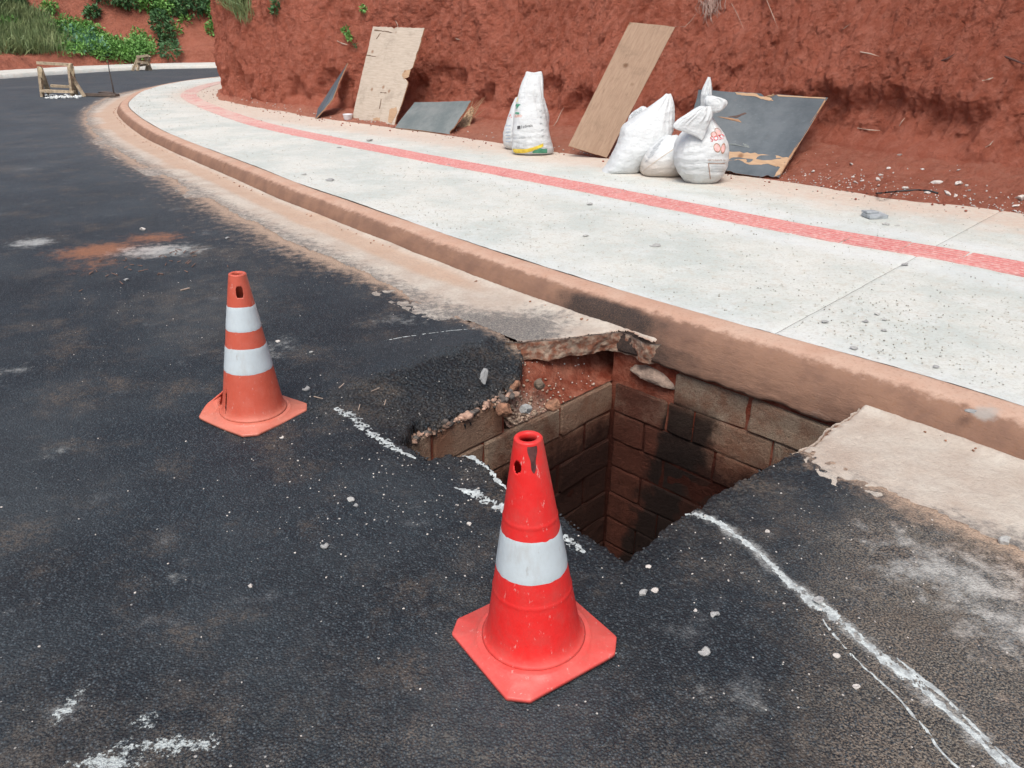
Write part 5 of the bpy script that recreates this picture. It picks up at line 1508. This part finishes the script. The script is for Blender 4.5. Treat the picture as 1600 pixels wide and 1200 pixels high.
# ------------------------------------------------------------------ individual stones
BIG = [rubble('stone', 70+i, (1, rg.uniform(.7, .95), rg.uniform(.5, .75)), 3) for i in range(6)]
for m_ in BIG: m_.materials.append(STONE)
BIGW = []
for m_ in BIG:
    q = m_.copy(); q.materials.clear(); q.materials.append(WSTONE); BIGW.append(q)
def stone(px, py, size, label, z=None, pale=False, flat=1.0, group='loose stones', name='stone', asp=1.0):
    if z is None:
        p = G(px, py, 0); z = rz(*p)
    p = G(px, py, z+size*.35*flat)
    o = link(name, (BIGW if pale else BIG)[rg.randrange(6)], None, None, loc=(p[0], p[1], z+size*.42*flat-.002))
    o.scale = (size*asp, size, size*flat); o.rotation_euler = (0, 0, rg.uniform(-.5, .5))
    props(o, label=label, cat='stone', group=group)
GA = 'stones on the asphalt'
for px, py, sz, lb, pl in ((391, 915, .011, 'small pale stone alone on the asphalt left of the near cone', 1), (1006, 926, .017, 'grey stone right of the near cone, left one of a close pair', 0),
    (1023, 922, .014, 'pale stone right of the near cone, right one of a close pair', 1), (1117, 960, .017, 'grey stone on the asphalt between the pair and the long paint trail', 0),
    (1100, 1017, .018, 'dark grey stone below the others, left of the long paint trail', 0), (548, 780, .017, 'larger of two beige stones touching each other left of the near cone', 0),
    (556, 789, .012, 'smaller of two beige stones touching each other left of the near cone', 0), (507, 852, .015, 'flat grey stone on the asphalt between the two cones', 0),
    (1307, 1024, .012, 'white pebble just left of the long paint trail', 1), (1338, 1073, .012, 'white pebble between the faint branch and the long paint trail', 1),
    (1013, 885, .011, 'white oval pebble at the front corner of the pit', 1), (1086, 953, .007, 'tiny pale pebble beside the grey stone right of the pair', 1), (1279, 938, .020, 'grey stone stuck in the widest part of the paint trail', 0),
    (733, 818, .010, 'white pebble left of the near cone at band height', 1), (1199, 830, .011, 'pale pebble right of the paint trail start', 1),
    (1571, 845, .026, 'rounded grey stone on the gutter at the right', 0), (440, 683, .010, 'white flake in front of the left cone base', 1), (434, 533, .015, 'white pebble right of the left cone, the biggest there', 1),
    (486, 550, .013, 'grey pebble on the asphalt to the right of the left cone', 0), (355, 372, .022, 'orange brown clod beyond the left cone', 0), (223, 358, .028, 'pale stone beside the orange soil smear', 1), (197, 437, .020, 'dark stone below the orange soil smear', 0),
    (478, 607, .02, 'black asphalt lump right of the left cone', 0)):
    stone(px, py, sz, lb, None, pl, group=GA)
q = G(757, 592, -.05); o = link('stone_chip', rubble('stone_chip', 99, (.028, .012, .045), 3), STONE, None, loc=(q[0], q[1], -.035))
o.rotation_euler = (R(-35), R(20), .2); props(o, label='flat upright grey stone chip stuck in the sagging asphalt edge', cat='stone', group=GA)
GSW = 'lumps on the sidewalk'
for px, py, sz, fl_, lb in ((515, 281, .07, .35, 'flat grey mortar lump near the kerb on the far part of the sidewalk'), (577, 219, .055, .7, 'grey stone on the tactile strip beside the tall pale plywood'), (530, 230, .04, .4, 'flat dark lump left of the tactile strip'),
    (1023, 383, .045, .4, 'grey mortar lump in the middle of the sidewalk behind the pit'), (1384, 350, .035, .5, 'small grey stone beside the flat mortar slab'), (1415, 413, .030, .4, 'grey lump at the upper end of the slab joint'),
    (1289, 502, .022, .5, 'grey lump just right of the slab joint near the kerb'), (1371, 490, .018, .5, 'brown lump, upper left of the crumb cluster on the sidewalk'), (1383, 499, .016, .5, 'grey lump in the middle of the crumb cluster on the sidewalk'), (1352, 501, .018, .4, 'flat lump left in the crumb cluster on the sidewalk'),
    (1381, 515, .016, .5, 'brown lump, lowest of the crumb cluster on the sidewalk'), (1334, 543, .022, .5, 'grey lump near the kerb right of the slab joint'), (1462, 572, .018, .4, 'small grey lump near the kerb at the right'), (1518, 642, .028, .3, 'grey mortar smear lump on the kerb top at the right'),
    (475, 272, .035, .4, 'small dark lump left of the flat grey mortar lump'), (700, 257, .03, .4, 'small grey lump on the sidewalk below the tactile strip'), (921, 318, .03, .5, 'small grey lump right below the tactile strip'), (915, 368, .026, .5, 'small grey lump on the sidewalk left of the middle lump'), (1402, 352, .022, .5, 'smallest stone right of the flat mortar slab')):
    stone(px, py, sz, lb, .155, False, fl_, GSW)
q = G(1367, 337, .17); V, F = join([bar((-.085, 0, .0), (.085, .01, .0), .13, .03, .006, rg), bar((-.08, .04, .025), (.03, .05, .02), .08, .02, .006, rg)])
o = props(link('mortar_slab', pymesh('mortar_slab', V, F), simple('cement_scrap', (.34, .37, .39), .9, .2, 20, .01), None, loc=(q[0], q[1], .172)), label='flat slab of grey mortar lying on the sidewalk right of the black board', cat='mortar slab'); o.rotation_euler = (0, 0, .1)
GB = 'pale rubble at the foot of the bank'
bankst = [(1270, 268, .035, 'pale chip closest to the black board'), (1258, 275, .028, 'small pale chip left in the pair by the black board'), (1330, 257, .045, 'pale split stone highest of the left rubble'), (1333, 277, .026, 'small round pale stone above a pale pile'),
    (1337, 286, .045, 'pale stone in the pile left of the black cable'), (1347, 283, .028, 'pale stone right side of the left pile'), (1372, 281, .045, 'pale stone in the middle pile, lower one'), (1376, 274, .035, 'pale stone in the middle pile, centre one'), (1388, 264, .045, 'pale stone in the middle pile, upper one'),
    (1373, 290, .03, 'pale flake below the middle pile'), (1405, 243, .045, 'pale stone alone up at the bank foot'), (1414, 294, .05, 'flat pale stone touching the black cable'), (1441, 265, .03, 'pale pebble between the rubble piles'), (1463, 287, .07, 'long pale stone pointing right above the cable end'),
    (1449, 302, .04, 'pale stone at the cable end'), (1480, 303, .055, 'pale stone in the lower right pile'), (1497, 288, .07, 'largest pale stone of the right pile'), (1510, 291, .04, 'pale stone right side of the right pile'), (1514, 298, .028, 'small reddish stone below the right pile'), (1492, 307, .04, 'pale flake in the lower right pile'),
    (1507, 307, .03, 'pale chip right end of the lower right pile'), (1498, 266, .028, 'pale pebble above the right pile'), (1594, 311, .09, 'large pale stone cut by the right edge of the frame'), (1587, 322, .04, 'pale stone under the large one at the right edge'), (1585, 330, .03, 'pale stone lowest at the right edge')]
bvh_s = bvh_bank
for px, py, sz, lb in bankst:
    p = on_bank(px, py)
    o = link('stone', BIGW[rg.randrange(6)], None, None, loc=(p[0], p[1], p[2]+sz*.12)); o.scale = (sz*.62*rg.uniform(.9, 1.5), sz*.6, sz*.55); o.rotation_euler = (rg.uniform(-.4, .4), rg.uniform(-.4, .4), rg.uniform(0, 3))
    props(o, label=lb, cat='stone', group=GB)
pts = []
for _ in range(420):
    px = rg.uniform(1220, 1600) if rg.random() < .6 else rg.uniform(350, 1230); py = np.interp(px, [340, 500, 740, 900, 1220, 1600], [150, 182, 210, 240, 283, 335])-abs(rg.gauss(0, 18 if px > 1200 else 4))
    p = on_bank(px, py); pts.append((p[0], p[1], p[2]+.004, rg.uniform(.005, .014)*(1.0 if px > 1200 else 1.5)))
scatter('bank_rubble', pts, WSTONE, None, kind='stuff', label='small pale chips strewn along the bank foot')
pts = []
for _ in range(500):
    i = rg.randrange(0, len(SB)); q = SB[i]; d_ = abs(rg.gauss(0, .22))
    nn_ = normals2(SB)[i]; pts.append((q[0]-nn_[0]*(d_-.1), q[1]-nn_[1]*(d_-.1), .16, rg.uniform(.006, .022)))
scatter('soil_clods', pts, simple('red_clod', (.30, .11, .075), 1, .3, 20, .01), None, kind='stuff', label='red soil clods spilled on the sidewalk edge')
pts = []
for _ in range(4200):
    i = rg.randrange(150, len(ss)-10); t = rg.random()**1.3; q = inner[i]*(1-t)+outer[i]*t
    if rg.random() < .12: q = q*0+np.array([rg.gauss(2.1, .45), rg.gauss(3.9, .45)])
    if kerb_n(np.array([q[0]]), np.array([q[1]]))[0][0] > -.3: continue
    if q[0]+q[1]-4.907 < .45 and q[1] < 5: continue
    pts.append((q[0], q[1], .155, rg.uniform(.002, .0075)*(1+.06*max(0, q[1]-4))))
scatter('sidewalk_grit', pts, simple('grey_grit', (.38, .36, .31), .95, .4, 9), None, kind='stuff', label='grey grit scattered on the pale sidewalk')
pts = []
for _ in range(260):
    i = rg.randrange(60, len(KB)-200); q = KB[i]; nn_ = normals2(KB)[i]; d_ = abs(rg.gauss(0, .03))+.01
    if 3.1 < q[1] < 4.25: continue
    pts.append((q[0]-nn_[0]*d_, q[1]-nn_[1]*d_, .012, rg.uniform(.004, .014)))
scatter('gutter_grit', pts, BROWN, None, kind='stuff', label='brown crumbs gathered along the kerb foot')

# cable, cup, twigs
cp = [on_bank(x, y, .012) for x, y in ((1283, 292), (1296, 296), (1315, 299), (1340, 302), (1370, 302), (1400, 299), (1430, 297), (1450, 298), (1466, 302))]
V, F = tube([tuple(p) for p in spline([tuple(q) for q in cp], .03)], .009, 8)
props(link('cable', pymesh('cable', V, F, True), DARK), label='thin black cable lying along the edge of the soil among pale rubble', cat='cable')
q = G(544, 188, .155)
prf = [(.055, .0), (.07, .03), (.085, .10), (.088, .105), (.08, .10), (.064, .035), (.0, .03)]
th = np.linspace(0, 2*math.pi, 32, endpoint=False)
P = np.stack([np.stack([r_*np.cos(th), r_*np.sin(th), np.full(32, z_)], -1) for r_, z_ in prf], 1)
props(link('plastic_cup', gridmesh('plastic_cup', P, wrap=True, flip=True), WHITEP, None, loc=(q[0], q[1], .155)), label='small white plastic cup at the left foot of the tall pale plywood', cat='cup')
def twig(pxs, r_, label, mat=TWIG, name='twig', cat='twig', up=.03):
    pts_ = [on_bank(x, y, up if i not in (0,) else 0.0) for i, (x, y) in enumerate(pxs)]
    r_ *= .6; V, F = tube(pts_, [r_*.8]+[r_]*(len(pts_)-2)+[r_*.3], 6)
    return props(link(name, pymesh(name, V, F), mat), label=label, cat=cat)
for a, r_, lb in (([(1344, 81), (1360, 84), (1374, 88)], .012, 'short dark twig high on the bank above the black board'), ([(1535, 126), (1545, 124), (1552, 121)], .014, 'short pale twig sticking out of the bank at the right'), ([(1340, 200), (1358, 203), (1375, 204)], .012, 'pale twig low on the bank right of the black board'),
    ([(1405, 197), (1409, 190), (1414, 184)], .01, 'bent twig above the pale rubble'), ([(1540, 230), (1547, 226), (1552, 220)], .01, 'pale twig low at the right of the bank'), ([(1055, 41), (1070, 42), (1080, 32), (1087, 22)], .006, 'thin root springing from the top corner of the tan plywood'),
    ([(618, 32), (621, 38), (622, 44)], .012, 'thin twig behind the top edge of the tall pale plywood'), ([(527, 64), (535, 68), (543, 70)], .02, 'pale root under the small green plant on the bank'), ([(865, 197), (871, 188), (876, 176), (881, 168)], .008, 'thin curved root right of the printed standing sack'),
    ([(707, 57), (714, 61), (719, 62)], .012, 'small twig in the bank right of the tall pale plywood'), ([(1140, 0), (1152, 22), (1162, 45)], .005, 'thin straight root hanging down the bank above the black board'), ([(1198, 0), (1208, 25), (1216, 46)], .006, 'thin straight root high on the bank at the right'),
    ([(1315, 47), (1322, 42), (1330, 36)], .007, 'small pale straw high on the bank')):
    twig(a, r_, lb)
twig([(1471, 0+95), (1480, 92), (1492, 84)], .02, 'dark crooked root above the rubble piles', simple('dark_root', (.11, .05, .04)), 'root', 'root')
twig([(1570, 88), (1585, 94), (1600, 100)], .02, 'dark root at the right edge of the frame', bpy.data.materials['dark_root'], 'root', 'root')
parts = []
for _ in range(60):
    x0 = rg.gauss(1112, 8); y0 = rg.uniform(-14, 6); n_ = 5; L_ = rg.uniform(14, 40)
    a = [on_bank(x0+rg.uniform(-2, 2)+i*rg.uniform(-1.2, .8), y0+L_*i/4, .03+.02*math.sin(i)) for i in range(n_)]
    parts.append(tube(a, [.004]*4+[.0015], 4))
V, F = join(parts); props(link('hanging_roots', pymesh('hanging_roots', V, F), simple('grey_root', (.33, .22, .18))), label='bunch of fine grey roots hanging over the bank at the top', cat='roots')
parts = []
for _ in range(38):
    t = rg.random(); x, y = G(rg.gauss(285, 26), rg.gauss(408, 9)) if t < .6 else G(rg.gauss(190, 30), rg.gauss(425, 10))
    a = rg.uniform(0, 3.14); L_ = rg.uniform(.02, .07); z = rz(x, y)+.006
    parts.append(tube([(x, y, z), (x+math.cos(a)*L_, y+math.sin(a)*L_, z+rg.uniform(0, .012))], [.004, .002], 5))
V, F = join(parts); props(link('bark_chips', pymesh('bark_chips', V, F), simple('bark', (.17, .10, .075))), kind='stuff', label='brown bark chips beside the soil smear on the asphalt')
x, y = G(289, 455); V, F = bar((x-.02, y-.02, rz(x, y)+.006), (x+.022, y+.03, rz(x, y)+.006), .012, .005)
props(link('wood_chip', pymesh('wood_chip', V, F), TWIG), label='pale wood chip on the asphalt left of the left cone', cat='wood chip')
parts = []
for px, py in ((505, 626), (560, 640), (580, 610), (530, 610), (600, 625)):
    x, y = G(px, py); a = rg.uniform(0, 3.1); z = rz(x, y)+.008; parts.append(tube([(x, y, z), (x+.05*math.cos(a), y+.05*math.sin(a), z+.004)], .0022, 4))
V, F = join(parts); props(link('straw_bits', pymesh('straw_bits', V, F), TWIG), kind='stuff', label='straw bits on the sagging asphalt')

# ------------------------------------------------------------------ plants
def leaves(name, pts, size, mat, n_per=1, blade=False, seed=0, **k):
    """pts: list of (Vector centre, spread radius, count)"""
    r = np.random.RandomState(seed)
    V = []; 
    for c, rad_, n in pts:
        u_ = r.normal(size=(n, 3)); u_ /= np.linalg.norm(u_, axis=1, keepdims=True)
        rr_ = rad_*r.uniform(.35, 1, n)**.6
        p = np.array(c)+u_*rr_[:, None]*np.array([1, 1, .8])
        if blade:
            d = r.normal(size=(n, 3))*.35+np.array([0, 0, 1.0]); wv = .06
        else:
            d = u_+r.normal(size=(n, 3))*.7; d[:, 2] -= .15; wv = .45
        d /= np.linalg.norm(d, axis=1, keepdims=True)
        s_ = np.cross(d, r.normal(size=(n, 3))); s_ /= np.linalg.norm(s_, axis=1, keepdims=True)
        L_ = size*r.uniform(.6, 1.4, n)[:, None]; nrm_ = np.cross(d, s_)
        a = p; b = p+d*L_*.5+s_*L_*wv*.5+nrm_*L_*.06; c2 = p+d*L_-nrm_*L_*.1; e_ = p+d*L_*.5-s_*L_*wv*.5+nrm_*L_*.06
        V.append(np.stack([a, b, c2, e_], 1).reshape(-1, 3))
    V = np.concatenate(V); F = np.arange(len(V)).reshape(-1, 4)
    me = bpy.data.meshes.new(name)
    me.vertices.add(len(V)); me.vertices.foreach_set('co', V.astype(np.float32).ravel())
    me.loops.add(F.size); me.loops.foreach_set('vertex_index', F.astype(np.int32).ravel())
    me.polygons.add(len(F)); me.polygons.foreach_set('loop_start', np.arange(0, F.size, 4, dtype=np.int32)); me.polygons.foreach_set('loop_total', np.full(len(F), 4, dtype=np.int32))
    me.update(calc_edges=True)
    return props(link(name, me, mat), **k)
def region(poly, n, seed, up=(0, .3)):
    r = random.Random(seed); o_ = []
    xs_ = [p[0] for p in poly]; ys_ = [p[1] for p in poly]
    while len(o_) < n:
        x, y = r.uniform(min(xs_), max(xs_)), r.uniform(min(ys_), max(ys_))
        if inside(np.array([x]), np.array([y]), poly)[0]:
            p = on_far(x, y); o_.append(Vector((p[0], p[1], p[2]+r.uniform(*up))))
    return o_
cre = [(58, 34), (80, 40), (110, 40), (140, 45), (165, 60), (185, 72), (205, 78), (215, 60), (232, 64), (235, 84), (218, 95), (185, 96), (165, 92), (130, 86), (100, 84), (85, 70), (60, 50)]
leaves('green_creeper', [(p, .30, 50) for p in region(cre, 300, 1)], .13, LEAF1, seed=1, kind='stuff', label='bright green creeper sprawling over the foot of the far slope')
leaves('broadleaf_weeds', [(p, .3, 30) for p in region([(95, 55), (150, 60), (165, 85), (130, 84), (100, 78)], 60, 2)], .18, LEAF4, seed=2, kind='stuff', label='bluish broad leaved weeds in the middle of the creeper')
gr_ = [(-30, 10), (20, 14), (60, 34), (95, 62), (108, 84), (60, 86), (20, 84), (-30, 84)]
leaves('dry_grass', [(p, .35, 60) for p in region(gr_, 260, 3, (-.1, .1))], .5, LEAF3, blade=True, seed=3, kind='stuff', label='long dry olive grass on the left of the far slope')
def bush(pxs, spread, leaf, mat, lb, seed, cnt=240, nm='shrub', far=True):
    cs = [on_far(x, y) if far else on_bank(x, y, .05) for x, y in pxs]
    root = empty(nm, tuple(cs[0]), label=lb, cat='shrub' if nm == 'shrub' else 'plant', group='shrubs on the far slope' if far else 'plants on the near bank')
    o_ = leaves('foliage', [((Vector(c)+Vector((0, -.15*far, spread*.3))), spread*random.Random(seed+i).uniform(.7, 1.15), cnt) for i, c in enumerate(cs)], leaf, mat, seed=seed)
    o_.parent = root; o_.location = -Vector(root.location)
    st_ = []
    for i, c in enumerate(cs):
        for j in range(3):
            q = Vector(c)+Vector((random.uniform(-.5, .5), random.uniform(-.5, .1), random.uniform(.2, .9)))*spread; st_.append(tube([Vector(c)+Vector((0, .1*far, -.1)), (Vector(c)+q)/2, q], [.03*spread, .02*spread, .01*spread], 5))
    V, F = join(st_); link('stem', pymesh('stem', [Vector(v)-root.location for v in V], F), BROWN, root, loc=(0, 0, 0))
bush([(146, 24), (150, 20)], .30, .17, LEAF2, 'small dark shrub alone on the bare red slope', 11, 160)
bush([(84, 14), (76, 15)], .28, .16, LEAF1, 'small light green shrub left of the dark one on the slope', 12, 120)
bush([(240, 12), (256, 20), (232, 4), (262, 6)], .55, .2, LEAF1, 'bright green shrub overhanging the slope near the top', 13, 300)
bush([(285, 8), (300, 14), (315, 6), (330, 16), (275, 18)], .6, .2, LEAF2, 'wide dark shrub right of the bright one near the top', 14, 320)
bush([(255, 42), (262, 55), (265, 72), (252, 30), (268, 84)], .45, .16, LEAF2, 'dark shrub hanging down a gully of the slope', 15, 300)
bush([(338, 22), (342, 38), (336, 50), (340, 8)], .45, .16, LEAF1, 'green shrub beside the corner of the near bank', 16, 260)
bush([(-8, 46), (10, 44), (22, 50)], .45, .2, LEAF1, 'green clump in the grass at the left edge', 17, 220)
bush([(66, 36), (72, 44)], .32, .16, LEAF2, 'dark clump at the upper left end of the creeper', 18, 200)
bush([(292, 34), (278, 50)], .25, .16, LEAF1, 'tiny green sprig on the slope right of the gully shrub', 19, 90)
bush([(210, 2), (196, 4), (180, -4), (160, -8)], .55, .2, LEAF2, 'dark shrub at the top edge above the bare slope', 20, 260)
bush([(30, 4), (12, 2), (-10, 8)], .5, .2, LEAF2, 'dark shrub at the upper left corner of the slope', 21, 240)
for pxs, sp_, lf, mt, lb, sd_, n_ in (([(544, 54), (546, 60), (541, 50)], .065, .06, LEAF1, 'larger green plant growing from the bank left of the tall plywood', 31, 60), ([(568, 15)], .055, .06, LEAF1, 'green plant high on the bank above the tall plywood', 32, 50),
        ([(556, 71)], .035, .05, LEAF2, 'tiny green plant below the larger one on the bank', 33, 26), ([(429, 18), (431, 8)], .06, .08, LEAF2, 'dark weed high on the left part of the near bank', 34, 60)):
    bush(pxs, sp_, lf, mt, lb, sd_, n_, 'bank_plant', False)
leaves('hanging_grass', [(on_bank(x, y, .05), .22, 110) for x, y in ((352, 2), (360, 8), (368, 4), (374, 14), (384, 16), (386, 4), (380, 26), (352, -6), (372, -8), (388, 30))], .30, LEAF3, blade=True, seed=40, kind='stuff', label='yellow green grass hanging over the corner of the near bank')
leaves('hanging_grass', [(on_bank(x, y, .03), .12, 50) for x, y in ((430, -2), (436, 4), (442, -4))], .2, STRAW, blade=True, seed=41, kind='stuff', label='dry straw tuft hanging at the top of the near bank')
